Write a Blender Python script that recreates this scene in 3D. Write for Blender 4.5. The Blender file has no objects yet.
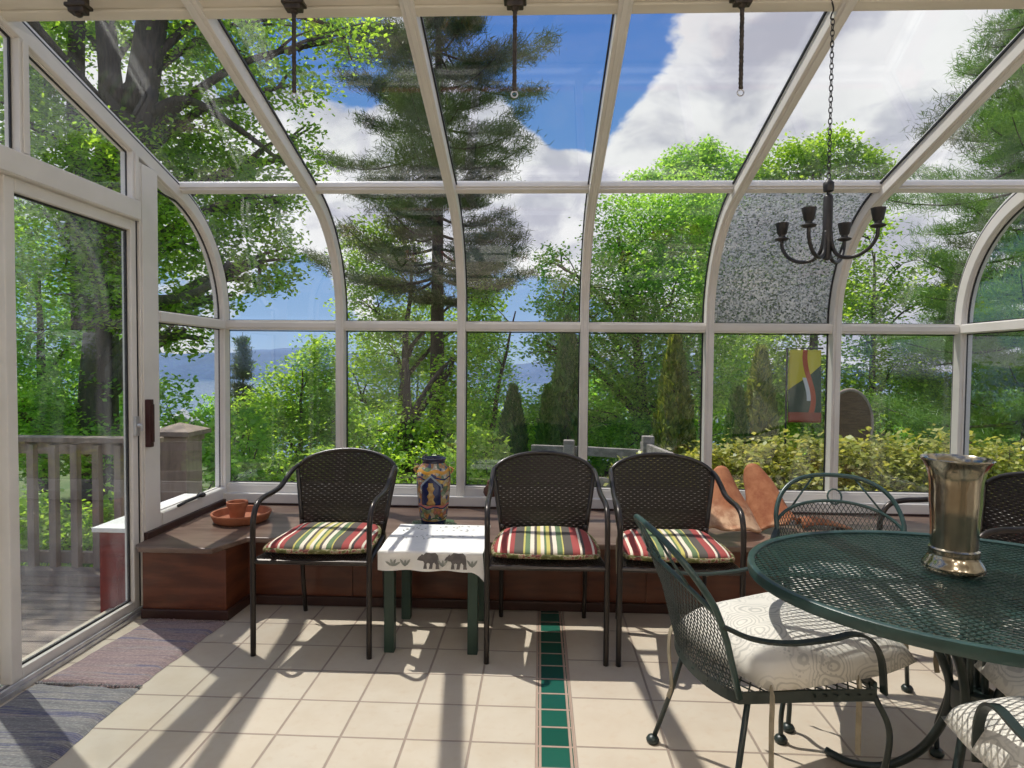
import bpy, bmesh, math, random
import numpy as np
from mathutils import Vector, Matrix, Euler, Quaternion
random.seed(7); RNG = np.random.default_rng(7)
SC = bpy.context.scene; COL = SC.collection
PI = math.pi; R_ = math.radians

# ------------------------------------------------------------------ camera
F_PX, YAW, PITCH, ROLL, EYE = 621.4, -.0377, -.0324, .0086, 1.3164
_cy, _sy, _cp, _sp = math.cos(YAW), math.sin(YAW), math.cos(PITCH), math.sin(PITCH)
_r = Vector((_cy, -_sy, 0)); _f = Vector((_sy*_cp, _cy*_cp, _sp)); _u = _r.cross(_f)
_R = _r*math.cos(ROLL) + _u*math.sin(ROLL); _U = _u*math.cos(ROLL) - _r*math.sin(ROLL)
cam = bpy.data.cameras.new('camera'); co = bpy.data.objects.new('camera', cam); COL.objects.link(co)
cam.sensor_width = 36; cam.lens = 36*F_PX/1024; cam.clip_start = .05; cam.clip_end = 6000
co.matrix_world = Matrix(((_R.x, _U.x, -_f.x, 0), (_R.y, _U.y, -_f.y, 0), (_R.z, _U.z, -_f.z, EYE), (0, 0, 0, 1)))
SC.camera = co
def at(px, py, Y):
    """world point seen at photo pixel (px,py) at distance Y (metres beyond the camera)"""
    d = _f + _R*((px-512)/F_PX) + _U*((384-py)/F_PX)
    return Vector((0, 0, EYE)) + d*(Y/d.y)
def m_per_px(Y): return Y/F_PX

# ------------------------------------------------------------------ node materials
class N:
    def __init__(s, name, world=None):
        if world: s.tree = world.node_tree
        else:
            s.m = bpy.data.materials.new(name); s.m.use_nodes = True; s.tree = s.m.node_tree
        s.tree.nodes.clear()
    def n(s, t, ins=None, **kw):
        nd = s.tree.nodes.new(t)
        for k, v in kw.items(): setattr(nd, k, v)
        for k, v in (ins or {}).items(): s.put(nd.inputs[k], v)
        return nd
    def put(s, sock, v):
        if isinstance(v, bpy.types.NodeSocket): s.tree.links.new(v, sock)
        elif isinstance(v, bpy.types.Node): s.tree.links.new(v.outputs[0], sock)
        else:
            if isinstance(v, (tuple, list)) and len(v) == 3 and sock.type == 'RGBA': v = (*v, 1)
            sock.default_value = v
    def math(s, op, a, b=0., c=0., clamp=False):
        nd = s.n('ShaderNodeMath', operation=op, use_clamp=clamp)
        s.put(nd.inputs[0], a); s.put(nd.inputs[1], b)
        if op in ('MULTIPLY_ADD', 'SMOOTH_MIN', 'COMPARE', 'WRAP'): s.put(nd.inputs[2], c)
        return nd.outputs[0]
    def mix(s, f, a, b, blend='MIX'):
        nd = s.n('ShaderNodeMix', data_type='RGBA', blend_type=blend)
        s.put(nd.inputs[0], f); s.put(nd.inputs[6], a); s.put(nd.inputs[7], b)
        return nd.outputs[2]
    def ramp(s, f, stops, interp='LINEAR'):
        nd = s.n('ShaderNodeValToRGB'); cr = nd.color_ramp; cr.interpolation = interp
        while len(cr.elements) < len(stops): cr.elements.new(.5)
        for e, (p, c) in zip(cr.elements, stops):
            e.position = p; e.color = (*c, 1) if len(c) == 3 else c
        s.put(nd.inputs[0], f)
        return nd.outputs[0]
    def rng(s, v, a, b, c=0., d=1., interp='SMOOTHSTEP'):
        nd = s.n('ShaderNodeMapRange', interpolation_type=interp)
        for i, q in enumerate((v, a, b, c, d)): s.put(nd.inputs[i], q)
        return nd.outputs[0]
    def noise(s, vec, scale, detail=4, rough=.55, dist=0.):
        return s.n('ShaderNodeTexNoise', {'Vector': vec, 'Scale': scale, 'Detail': detail, 'Roughness': rough, 'Distortion': dist}).outputs[0]
    def obj(s): return s.n('ShaderNodeTexCoord').outputs['Object']
    def scaled(s, vec, sc, loc=(0, 0, 0), rot=(0, 0, 0)):
        return s.n('ShaderNodeMapping', {'Vector': vec, 'Scale': sc, 'Location': loc, 'Rotation': rot}).outputs[0]
    def xyz(s, vec):
        nd = s.n('ShaderNodeSeparateXYZ', {0: vec}); return nd.outputs
    def bump(s, h, strength=.3, dist=.01):
        return s.n('ShaderNodeBump', {'Height': h, 'Strength': strength, 'Distance': dist}).outputs[0]
    def bsdf(s, color, rough=.5, metal=0., normal=None, spec=.5, **kw):
        nd = s.n('ShaderNodeBsdfPrincipled', {'Base Color': color, 'Roughness': rough, 'Metallic': metal, 'Specular IOR Level': spec})
        if normal is not None: s.put(nd.inputs['Normal'], normal)
        for k, v in kw.items(): s.put(nd.inputs[k.replace('_', ' ')], v)
        return nd.outputs[0]
    def out(s, sh, disp=None):
        o = s.n('ShaderNodeOutputMaterial'); s.put(o.inputs[0], sh); return s.m
def M_plain(name, c1, c2=None, scale=8., rough=.5, metal=0., bump=0., stretch=(1, 1, 1), spec=.5, lo=.35, hi=.65, bscale=None):
    k = N(name); v = k.scaled(k.obj(), stretch); f = k.noise(v, scale)
    col = k.mix(k.rng(f, lo, hi), c1, c2 or tuple(x*.85 for x in c1))
    nm = None
    if bump: nm = k.bump(k.noise(v, bscale or scale*3), bump, .01)
    return k.out(k.bsdf(col, rough, metal, nm, spec))

# ------------------------------------------------------------------ objects
def mesh_obj(name, bm_or_mesh, mats, parent=None, smooth=False):
    if isinstance(bm_or_mesh, bmesh.types.BMesh):
        me = bpy.data.meshes.new(name); bm_or_mesh.to_mesh(me); bm_or_mesh.free()
    else: me = bm_or_mesh
    for m in (mats if isinstance(mats, (list, tuple)) else [mats]): me.materials.append(m)
    o = bpy.data.objects.new(name, me); COL.objects.link(o)
    if parent is not None: o.parent = parent
    if smooth:
        me.polygons.foreach_set('use_smooth', [True]*len(me.polygons))
        if smooth is not True: me.set_sharp_from_angle(angle=R_(smooth))
    return o
def tag(o, label, cat, group=None, kind=None):
    o['label'] = label; o['category'] = cat
    if group: o['group'] = group
    if kind: o['kind'] = kind
    return o
def thing(name, loc, rz, label, cat, group=None, kind=None):
    e = bpy.data.objects.new(name, None); COL.objects.link(e)
    e.empty_display_size = .1; e.location = loc; e.rotation_euler = (0, 0, rz)
    return tag(e, label, cat, group, kind)
def struct(o): o['kind'] = 'structure'; return o
KIDS = {}
def copy_tree(o, parent=None):
    c = o.copy(); COL.objects.link(c)
    if parent is not None: c.parent = parent
    for ch in [x for x in bpy.data.objects if x.parent == o]: copy_tree(ch, c)
    return c

class MB:
    """collects shapes into ONE mesh"""
    def __init__(s): s.v = []; s.f = []; s.mi = []; s.cur = 0
    def add(s, vs, fs):
        b = len(s.v); s.v += [tuple(x) for x in vs]; s.f += [tuple(b+i for i in f) for f in fs]; s.mi += [s.cur]*len(fs); return s
    def box(s, x0, x1, y0, y1, z0, z1, mat=None):
        vs = [Vector((x, y, z)) for z in (z0, z1) for y in (y0, y1) for x in (x0, x1)]
        if mat is not None: vs = [mat @ q for q in vs]
        return s.add(vs, [(0, 2, 3, 1), (4, 5, 7, 6), (0, 1, 5, 4), (2, 6, 7, 3), (0, 4, 6, 2), (1, 3, 7, 5)])
    def tube(s, path, r, n=8, closed=False, flat=None, cap=True, up=None):
        """sweep a circle (or a flat bar: flat=(width,thickness)) along path; r number or list"""
        P = [Vector(p) for p in path]; m = len(P)
        rs = r if isinstance(r, (list, tuple)) else [r]*m
        T = []
        for i in range(m):
            a = P[(i-1) % m] if (closed or i) else P[i]; b = P[(i+1) % m] if (closed or i < m-1) else P[i]
            T.append((b-a).normalized())
        nr = Vector(up) if up is not None else (Vector((0, 0, 1)) if abs(T[0].z) < .9 else Vector((1, 0, 0)))
        vs = []
        for i in range(m):
            if up is not None: nr = Vector(up)
            nr = nr - T[i]*nr.dot(T[i])
            if nr.length < 1e-6: nr = T[i].orthogonal()
            nr.normalize(); bi = T[i].cross(nr)
            if flat:
                w, t = flat[0]/2*rs[i], flat[1]/2*rs[i]
                ring = [nr*t+bi*w, nr*t-bi*w, -nr*t-bi*w, -nr*t+bi*w]
            else:
                ring = [(nr*math.cos(2*PI*k/n)+bi*math.sin(2*PI*k/n))*rs[i] for k in range(n)]
            vs += [P[i]+q for q in ring]
        q = 4 if flat else n; fs = []
        for i in range(m if closed else m-1):
            j = (i+1) % m
            for k in range(q): fs.append((i*q+k, i*q+(k+1) % q, j*q+(k+1) % q, j*q+k))
        if cap and not closed: fs += [tuple(range(q-1, -1, -1)), tuple((m-1)*q+k for k in range(q))]
        return s.add(vs, fs)
    def lathe(s, prof, c=(0, 0, 0), n=32, rmod=None, capb=True, capt=True):
        c = Vector(c); vs = []; m = len(prof)
        for (r, z) in prof:
            for k in range(n):
                a = 2*PI*k/n; rr = r*(rmod(a, z) if rmod else 1)
                vs.append(c+Vector((rr*math.cos(a), rr*math.sin(a), z)))
        fs = [(i*n+k, i*n+(k+1) % n, (i+1)*n+(k+1) % n, (i+1)*n+k) for i in range(m-1) for k in range(n)]
        if capb: fs.append(tuple(range(n-1, -1, -1)))
        if capt: fs.append(tuple((m-1)*n+k for k in range(n)))
        return s.add(vs, fs)
    def prism(s, poly, z0, z1, mat=None):
        n = len(poly); vs = [Vector((x, y, z)) for z in (z0, z1) for x, y in poly]
        if mat is not None: vs = [mat @ q for q in vs]
        return s.add(vs, [tuple(range(n-1, -1, -1)), tuple(n+k for k in range(n))]+[(k, (k+1) % n, n+(k+1) % n, n+k) for k in range(n)])
    def grid(s, fn, nu, nv, closed_u=False):
        vs = [fn(i/(nu if closed_u else nu-1), j/(nv-1)) for j in range(nv) for i in range(nu)]
        fs = []
        for j in range(nv-1):
            for i in range(nu if closed_u else nu-1):
                k = (i+1) % nu; fs.append((j*nu+i, j*nu+k, (j+1)*nu+k, (j+1)*nu+i))
        return s.add(vs, fs)
    def obj(s, name, mats, parent=None, smooth=False, bevel=0., solid=0., subsurf=0, offset=0.):
        me = bpy.data.meshes.new(name); me.from_pydata(s.v, [], s.f); me.update()
        o = mesh_obj(name, me, mats, parent, smooth)
        if any(s.mi): me.polygons.foreach_set('material_index', s.mi)
        if solid:
            m = o.modifiers.new('thickness', 'SOLIDIFY'); m.thickness = solid; m.offset = offset
        if bevel:
            m = o.modifiers.new('bevel', 'BEVEL'); m.width = bevel; m.segments = 2; m.limit_method = 'ANGLE'; m.angle_limit = R_(40)
            m.harden_normals = False
        if subsurf:
            m = o.modifiers.new('sub', 'SUBSURF'); m.levels = m.render_levels = subsurf
        return o
def spline(pts, n=8):
    """Catmull-Rom through pts"""
    P = [Vector(p) for p in pts]; P = [P[0]*2-P[1]]+P+[P[-1]*2-P[-2]]; out = []
    for i in range(1, len(P)-2):
        a, b, c, d = P[i-1:i+3]
        for k in range(n):
            t = k/n; out.append(.5*((2*b)+(c-a)*t+(2*a-5*b+4*c-d)*t*t+(3*b-a-3*c+d)*t**3))
    out.append(P[-2]); return out
def npmesh(name, V, Fq):
    """fast quad mesh from numpy arrays"""
    me = bpy.data.meshes.new(name); n = len(V); q = len(Fq); k = Fq.shape[1]
    me.vertices.add(n); me.vertices.foreach_set('co', V.astype(np.float32).ravel())
    me.loops.add(q*k); me.loops.foreach_set('vertex_index', Fq.astype(np.int32).ravel())
    me.polygons.add(q); me.polygons.foreach_set('loop_start', np.arange(0, q*k, k, dtype=np.int32))
    me.update(calc_edges=True); return me
def emesh(inside, u0, u1, v0, v1, du, dv, w, t, S):
    """expanded-metal lattice of flat strands in (u,v), mapped by S(u,v)->(point, normal); one mesh builder"""
    b = MB(); nu = int((u1-u0)/du)+1; nv = int((v1-v0)/dv)+1
    for j in range(nv+1):
        for i in range(nu):
            sa = 1 if (i+j) % 2 else -1
            a = (u0+i*du, v0+j*dv+sa*dv*.5); c = (u0+(i+1)*du, v0+j*dv-sa*dv*.5)
            if not (inside((a[0]+c[0])/2, (a[1]+c[1])/2)): continue
            dx, dy = c[0]-a[0], c[1]-a[1]; L = math.hypot(dx, dy); px, py = -dy/L*w/2, dx/L*w/2
            vs = []
            for (p, q) in ((a[0]+px, a[1]+py), (a[0]-px, a[1]-py), (c[0]-px, c[1]-py), (c[0]+px, c[1]+py)):
                P, nn = S(p, q); vs += [P+nn*t/2, P-nn*t/2]
            b.add(vs, [(0, 2, 4, 6), (7, 5, 3, 1), (0, 6, 7, 1), (2, 3, 5, 4)])
    return b

# ------------------------------------------------------------------ materials
frame_m = M_plain('painted aluminium', (.74, .71, .665), (.68, .65, .60), 3, .38, bump=.03)
beam_m = M_plain('painted wood beam', (.70, .655, .56), (.62, .575, .48), 2, .5, stretch=(1, 6, 6))
gasket_m = M_plain('black rubber', (.012, .012, .014), None, 5, .5)
alu_m = M_plain('bare aluminium', (.62, .62, .64), (.5, .5, .52), 20, .35, .6)
def glass(name, tint, r0=.045, dirt_haze=.0, scale=3.):
    k = N(name); g = k.n('ShaderNodeNewGeometry')
    c = k.math('ABSOLUTE', k.n('ShaderNodeVectorMath', {0: g.outputs['Normal'], 1: g.outputs['Incoming']}, operation='DOT_PRODUCT').outputs['Value'])
    fr = k.math('MULTIPLY_ADD', k.math('POWER', k.math('SUBTRACT', 1., c), 5.), 1-r0, r0)
    sh = k.n('ShaderNodeMixShader', {0: fr, 1: k.n('ShaderNodeBsdfTransparent', {0: tint}).outputs[0], 2: k.n('ShaderNodeBsdfGlossy', {'Color': (1, 1, 1, 1), 'Roughness': .02}).outputs[0]}).outputs[0]
    if dirt_haze:
        n = k.noise(k.scaled(k.obj(), (1, 1, .35)), scale, 5, .6)
        f = k.math('MULTIPLY', k.rng(n, .45, .8), dirt_haze)
        d = k.n('ShaderNodeMixShader', {0: .5, 1: k.n('ShaderNodeBsdfDiffuse', {0: (.8, .8, .8)}).outputs[0], 2: k.n('ShaderNodeBsdfTranslucent', {0: (.8, .8, .8)}).outputs[0]}).outputs[0]
        sh = k.n('ShaderNodeMixShader', {0: f, 1: sh, 2: d}).outputs[0]
    return k.out(sh)
glass_m = glass('window glass', (.985, .99, .985), dirt_haze=.03)
door_glass_m = glass('door glass', (.95, .975, .96), r0=.06, dirt_haze=.15)  # heavy pale veil stands for blurred reflections painted into the door glass
def crackled():
    k = N('crackled glass'); v = k.obj()
    vo = k.n('ShaderNodeTexVoronoi', {'Vector': v, 'Scale': 105.}); c = k.n('ShaderNodeSeparateColor', {0: vo.outputs['Color']})
    ve = k.n('ShaderNodeTexVoronoi', {'Vector': v, 'Scale': 105.}, feature='DISTANCE_TO_EDGE')
    edge = k.rng(ve.outputs[0], .02, .10, 1., 0.)
    big = k.rng(k.noise(v, 2.2, 3), .3, .7)
    tr = k.n('ShaderNodeBsdfTransparent', {0: (.50, .52, .54)}).outputs[0]
    tl = k.n('ShaderNodeBsdfTranslucent', {0: (.62, .63, .66)}).outputs[0]
    df = k.n('ShaderNodeBsdfDiffuse', {0: (.6, .6, .63)}).outputs[0]
    gl = k.n('ShaderNodeBsdfGlossy', {0: (.9, .9, .92), 'Roughness': .12, 'Normal': k.bump(c.outputs[1], 1., .02)}).outputs[0]
    frost = k.n('ShaderNodeMixShader', {0: .3, 1: tl, 2: df}).outputs[0]
    frost = k.n('ShaderNodeMixShader', {0: .25, 1: frost, 2: gl}).outputs[0]
    f = k.math('MAXIMUM', k.math('MULTIPLY', k.rng(c.outputs[0], .25, .85), .88), k.math('MULTIPLY', edge, .45))
    f = k.math('MULTIPLY', f, k.math('MULTIPLY_ADD', big, .25, .75))
    return k.out(k.n('ShaderNodeMixShader', {0: f, 1: tr, 2: frost}).outputs[0])
crackle_m = crackled()
white_wall_m = M_plain('white wall paint', (.72, .70, .66), (.68, .66, .62), 3, .6, bump=.05)
red_siding_m = M_plain('red siding', (.22, .03, .022), (.17, .024, .018), 4, .6, stretch=(1, 1, 6))
white_sill_m = M_plain('white outer sill', (.85, .85, .83), None, 4, .5)
bench_m = M_plain('stained pine', (.155, .048, .021), (.085, .025, .012), 3.5, .30, stretch=(1, 1, 5), bump=.05)
benchtop_m = M_plain('worn stained bench top', (.20, .135, .10), (.125, .075, .055), 3., .36, stretch=(1, 5, 5), bump=.06)
dkwood_m = M_plain('dark base trim', (.035, .012, .008), (.05, .018, .012), 5, .45)
deck_m = M_plain('weathered deck', (.33, .26, .205), (.20, .155, .12), 7, .75, stretch=(.15, 3, 3), bump=.3)
rail_m = M_plain('weathered railing', (.36, .28, .22), (.24, .185, .145), 7, .75, stretch=(2, 2, .3), bump=.2)
fence_m = M_plain('grey fence wood', (.33, .30, .27), (.20, .18, .16), 9, .8, stretch=(.4, 2, 2), bump=.3)

def floor_material():
    k = N('ceramic floor'); p = k.scaled(k.obj(), (1, 1, 1), loc=(.0134, .0087, 0), rot=(0, 0, .0064)); X, Y, Z = k.xyz(p)
    def cells(x, x0, y, y0, w, h, g):
        u = k.math('DIVIDE', k.math('SUBTRACT', x, x0), w); v = k.math('DIVIDE', k.math('SUBTRACT', y, y0), h)
        fu = k.math('FRACT', u); fv = k.math('FRACT', v)
        eu = k.math('MULTIPLY', k.math('MINIMUM', fu, k.math('SUBTRACT', 1., fu)), w)
        ev = k.math('MULTIPLY', k.math('MINIMUM', fv, k.math('SUBTRACT', 1., fv)), h)
        e = k.math('MINIMUM', eu, ev)
        idv = k.n('ShaderNodeCombineXYZ', {0: k.math('FLOOR', u), 1: k.math('FLOOR', v), 2: 3.3})
        wn = k.n('ShaderNodeTexWhiteNoise', {0: idv.outputs[0]}, noise_dimensions='3D')
        return k.rng(e, g*.5, g*.5+.0025), wn.outputs['Value']
    la, lr = cells(X, -1.3637+.23*6-.23*30, Y, 2.1239-.23*40, .23, .23, .0065)
    ra, rr = cells(X, .150, Y, 2.117-.315*30, .315, .315, .0065)
    ga, gr = cells(X, .028, Y, 2.112-.115*60, .105, .115, .007)
    fine = k.noise(p, 26, 5, .6); big = k.noise(p, 4.5, 3)
    def tile(r, a, b, c):
        t = k.mix(k.rng(big, .35, .7), a, b); t = k.mix(k.math('MULTIPLY', k.rng(fine, .5, .75), .35), t, c)
        return k.mix(k.math('MULTIPLY', r, .22), t, (.60, .50, .38))
    tl = tile(lr, (.53, .475, .39), (.49, .425, .335), (.46, .36, .26))
    tr = tile(rr, (.545, .48, .39), (.505, .43, .34), (.485, .355, .25))
    grout = k.mix(fine, (.25, .20, .165), (.36, .29, .235))
    L = k.mix(la, grout, tl); Rr = k.mix(ra, grout, tr)
    gt = k.mix(gr, (.010, .075, .052), (.016, .105, .072)); pinkg = k.mix(fine, (.34, .24, .19), (.45, .34, .27))
    G = k.mix(ga, pinkg, gt)
    isg = k.math('MULTIPLY', k.math('GREATER_THAN', X, .021), k.math('LESS_THAN', X, .141))
    isr = k.math('GREATER_THAN', X, .141)
    edge1 = k.math('MULTIPLY', k.math('GREATER_THAN', X, .012), k.math('LESS_THAN', X, .151))
    col = k.mix(isr, L, Rr); col = k.mix(edge1, col, pinkg); col = k.mix(isg, col, G)
    h = k.math('MULTIPLY', k.mix(isr, la, ra), 1.)
    hg = k.mix(isg, h, ga)
    rough = k.math('MULTIPLY_ADD', fine, .18, .30); rough = k.math('SUBTRACT', rough, k.math('MULTIPLY', isg, .16))
    return k.out(k.bsdf(col, rough, 0, k.bump(hg, .5, .004), .42))
floor_m = floor_material()

# ------------------------------------------------------------------ the shell
XL, BAY, XR, YW, RAD = -2.07, .794, -2.07+6*.794, 4.078, .753
ZS, ZM, ZC, YC = .44, 1.557, 1.593, 3.325
SL = math.tan(R_(17.0)); TH = R_(73.0); YE, ZE = YC+RAD*math.cos(TH), ZC+RAD*math.sin(TH)
YB = 2.34; ZB = ZE+(YE-YB)*SL; YTOP = .95; ZTOP = ZE+(YE-YTOP)*SL
Xk = [XL+k*BAY for k in range(7)]
def prof(off=0.):
    """glazing-line profile (Y,z) sill to top, moved inward by off: three tiers + vent tier"""
    t1 = [(YW-off, ZS), (YW-off, ZM)]
    t2 = [(YW-off, ZM), (YW-off, ZC)]+[(YC+(RAD-off)*math.cos(TH*i/18), ZC+(RAD-off)*math.sin(TH*i/18)) for i in range(1, 19)]
    n = (-math.sin(R_(17))*off, -math.cos(R_(17))*off)
    t3 = [(YE+n[0], ZE+n[1]), (YB+n[0], ZB+n[1])]
    t4 = [(YB+n[0], ZB+n[1]), (YTOP+n[0], ZTOP+n[1])]
    return t1, t2, t3, t4
def sweep_x(mb, line, x0, x1, o0, o1):
    """solid slab following the profile between depths o0..o1 (list of (Y,z) pairs made by fn)"""
    a, b = line(o0), line(o1); m = len(a); vs = []
    for (p, q) in zip(a, b): vs += [(x0, p[0], p[1]), (x1, p[0], p[1]), (x1, q[0], q[1]), (x0, q[0], q[1])]
    fs = [(i*4+k, i*4+(k+1) % 4, i*4+4+(k+1) % 4, i*4+4+k) for i in range(m-1) for k in range(4)]
    fs += [(3, 2, 1, 0), tuple((m-1)*4+k for k in range(4))]
    mb.add(vs, fs)
def full(off):
    t = prof(off); return t[0]+t[1][1:]+t[2][1:]+t[3][1:]
# floor
f = MB(); f.box(-2.25, 3.0, -3.2, 4.2, -.12, 0); struct(f.obj('floor', floor_m))
# rafters / mullions, one per line
for k in range(7):
    b = MB(); w = .026 if 0 < k < 6 else .036
    sweep_x(b, full, Xk[k]-w, Xk[k]+w, .012, .078)
    sweep_x(b, full, Xk[k]-w*.45, Xk[k]+w*.45, .078, .084)
    sweep_x(b, full, Xk[k]-w*.55, Xk[k]+w*.55, -.022, -.006)
    struct(b.obj('trim_%d' % (k+1), frame_m, smooth=30, bevel=.003))
def rail(name, Y, z, h, d, tilt, m=frame_m, x0=XL, x1=XR):
    b = MB(); mt = Matrix.Translation((0, Y, z)) @ Matrix.Rotation(tilt, 4, 'X')
    b.box(x0, x1, -d, .0, -h/2, h/2, mt); b.box(x0, x1, -d-.008, -d, -h/2+.012, h/2-.012, mt)
    return struct(b.obj(name, m, bevel=.003))
rail('trim_8', YW-.012, ZM, .062, .045, 0)
rail('trim_9', YE-.012*math.sin(R_(17)), ZE-.012, .058, .04, R_(-73)+R_(52))
rail('trim_10', YW-.0, ZS+.03, .085, .05, 0)
b = MB(); b.box(XL, XR, YW-.115, YW-.045, ZS-.03, ZS+.012); b.box(XL, XR, YW-.12, YW-.105, ZS-.045, ZS+.018)
struct(b.obj('window_sill', frame_m, bevel=.004))
# ridge purlin with its ledge, a step and the vent sash rail above
b = MB(); mt = Matrix.Translation((0, YB, ZB)) @ Matrix.Rotation(R_(-17), 4, 'X')
b.box(XL, XR, -.10, .02, -.055, .03, mt); b.box(XL, XR, -.16, -.10, -.02, .03, mt); b.box(XL, XR, -.014, .03, -.068, -.055, mt)
struct(b.obj('trim_11', beam_m, bevel=.004))
# panes: tier 1..4 in every bay, each a window of its own
num = 0
TIERS = [lambda o: prof(o)[0], lambda o: prof(o)[1], lambda o: prof(o)[2], lambda o: prof(o)[3]]
for t in range(4):
    for k in range(6):
        num += 1; x0, x1 = Xk[k]+.012, Xk[k+1]-.012
        b = MB(); sweep_x(b, TIERS[t], x0, x1, -.004, .003)
        w = struct(b.obj('window_%d' % num, crackle_m if (t == 1 and k == 4) else glass_m, smooth=30))
        g = MB()
        for xa in (x0+.0145, x1-.0145-.007): sweep_x(g, TIERS[t], xa, xa+.007, .003, .014)
        L = TIERS[t](.0125)
        for (ya, za) in (L[0], L[-1]):
            s = 1 if (ya, za) == L[0] else -1
            if t == 1 and s == -1: continue
            d = .036 if not (t == 0 and s == 1) else .075
            if t == 0: g.box(x0, x1, ya-.006, ya+.006, za+s*d-.003, za+s*d+.003)
            elif t == 1 and s == 1: g.box(x0, x1, ya-.006, ya+.006, za+.034-.003, za+.034+.003)
            else:
                dy = -s*d*math.cos(R_(17)) if t >= 2 else d*math.cos(R_(35)); dz = s*d*math.sin(R_(17)) if t >= 2 else -d*math.sin(R_(35))
                g.box(x0, x1, ya+dy-.006, ya+dy+.006, za+dz-.007, za+dz+.007)
        g.obj('gasket', gasket_m, w)
# ---- end walls
def end_wall(X, s, first, side):
    """posts, transom and fixed panes of an end wall; s=+1: room lies towards +X"""
    n = first
    def bar(y0, y1, z0, z1, d0=-.03, d1=.035, m=frame_m):
        nonlocal n; b = MB(); xa, xb = sorted((X+s*d0, X+s*d1)); b.box(xa, xb, y0, y1, z0, z1)
        b.box(*sorted((X+s*d1, X+s*(d1+.006))), y0+.012, y1-.012, z0+.004, z1-.004)
        struct(b.obj('trim_%d' % n, m, bevel=.003)); n += 1
    zr = lambda Y: ZE+(YE-Y)*SL-.09
    bar(3.135, 3.29, 0, 2.33); bar(1.42, 3.135, 2.03, 2.13, -.03, .045); bar(2.40, 2.45, 2.13, zr(2.45)+.02)
    bar(3.29, YW-.07, ZM-.03, ZM+.03); bar(3.29, YW-.07, ZS-.03, ZS+.05); bar(3.085, 3.135, 2.13, zr(3.1)+.01)
    return n
nt = end_wall(XL, 1, 12, 'left'); nt = end_wall(XR, -1, nt, 'right')
def pane_poly(X, poly, m=glass_m):
    global num; num += 1; b = MB(); n = len(poly)
    b.add([(X+d, y, z) for d in (-.003, .003) for y, z in poly], [tuple(range(n-1, -1, -1)), tuple(range(n, 2*n))]+[(k, (k+1) % n, n+(k+1) % n, n+k) for k in range(n)])
    w = struct(b.obj('window_%d' % num, m)); g = MB(); cy = sum(p[0] for p in poly)/n; cz = sum(p[1] for p in poly)/n
    P = [(X, cy+(y-cy)*.985, cz+(z-cz)*.985) for y, z in poly]
    g.tube(P, 1, flat=(.012, .008), closed=True, up=(1, 0, 0)); g.obj('gasket', gasket_m, w)
for X in (XL, XR):
    q = .083
    arc = [(YC+(RAD-q)*math.cos(TH*i/12), ZC+(RAD-q)*math.sin(TH*i/12)) for i in range(13)]
    arc = [p for p in arc if p[0] > 3.31]
    pane_poly(X, [(3.29, ZS+.04), (YW-.075, ZS+.04), (YW-.075, ZM-.025), (3.29, ZM-.025)])
    pane_poly(X, [(3.29, ZM+.028)]+[(YW-.08, ZM+.028)]+arc+[(3.29, 2.25)])
    pane_poly(X, [(2.45, 2.125), (3.09, 2.125), (3.09, ZE+(YE-3.09)*SL-.085), (2.45, ZE+(YE-2.45)*SL-.085)])
pane_poly(XR, [(2.2, .1), (3.14, .1), (3.14, 2.04), (2.2, 2.04)])
# low walls under the glazing
b = MB(); b.box(-2.26, 3.0, YW-.05, YW+.10, -1.2, ZS-.028); struct(b.obj('wall_front', red_siding_m))
b = MB(); b.box(-2.30, -2.03, 3.18, YW-.05, -1.2, ZS-.03); struct(b.obj('wall_left', red_siding_m))
b = MB(); b.box(-2.33, -2.10, 3.16, YW-.05, ZS-.03, ZS-.005); struct(b.obj('trim_%d' % nt, white_sill_m, bevel=.004)); nt += 1
b = MB(); b.box(XR-.04, XR+.2, 2.1, YW-.05, -1.2, ZS-.03); struct(b.obj('wall_right', red_siding_m))
# house side of the left opening: jamb
b = MB(); b.box(-2.24, -2.035, .9, 1.42, 0, 2.62); struct(b.obj('wall_left_jamb', white_wall_m, bevel=.004))
b = MB(); b.box(-2.24, -2.035, -3.2, .9, 0, 2.62); struct(b.obj('wall_left_house', white_wall_m))
b = MB(); b.box(2.66, 2.86, -3.2, 2.1, 0, 2.62); struct(b.obj('wall_right_house', white_wall_m))
b = MB(); b.box(-2.3, 2.9, -3.35, -3.2, 0, 2.75); struct(b.obj('wall_back', M_plain('tan house wall', (.38, .33, .27), (.33, .285, .23), 3, .7)))
b = MB(); b.box(-2.3, 2.9, -3.35, YTOP-.02, 2.62, 2.74); struct(b.obj('ceiling', white_wall_m))
b = MB(); b.box(-2.3, 2.9, YTOP-.14, YTOP-.02, 2.70, ZTOP+.06); struct(b.obj('wall_header', white_wall_m))
# sliding door
d = MB(); YD0, YD1 = 2.335, 3.135
d.box(XL-.03, XL+.02, YD0, YD0+.05, .03, 2.03); d.box(XL-.03, XL+.02, YD1-.05, YD1-.008, .03, 2.03)
d.box(XL-.03, XL+.02, YD0+.05, YD1-.05, 1.975, 2.03); d.box(XL-.03, XL+.02, YD0+.05, YD1-.05, .03, .078)
door = struct(d.obj('door_1', frame_m, bevel=.004))
b = MB(); b.box(XL-.008, XL-.002, YD0+.04, YD1-.04, .07, 1.99); b.obj('pane', door_glass_m, door)
b = MB()
for y in (YD0+.056, YD1-.056): b.box(XL-.012, XL+.000, y-.004, y+.004, .078, 1.975)
for z in (.082, 1.971): b.box(XL-.012, XL+.0, YD0+.05, YD1-.05, z-.004, z+.004)
b.box(XL-.02, XL+.021, YD1-.009, YD1-.001, .02, 2.03)
b.obj('gasket', gasket_m, door)
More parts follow.
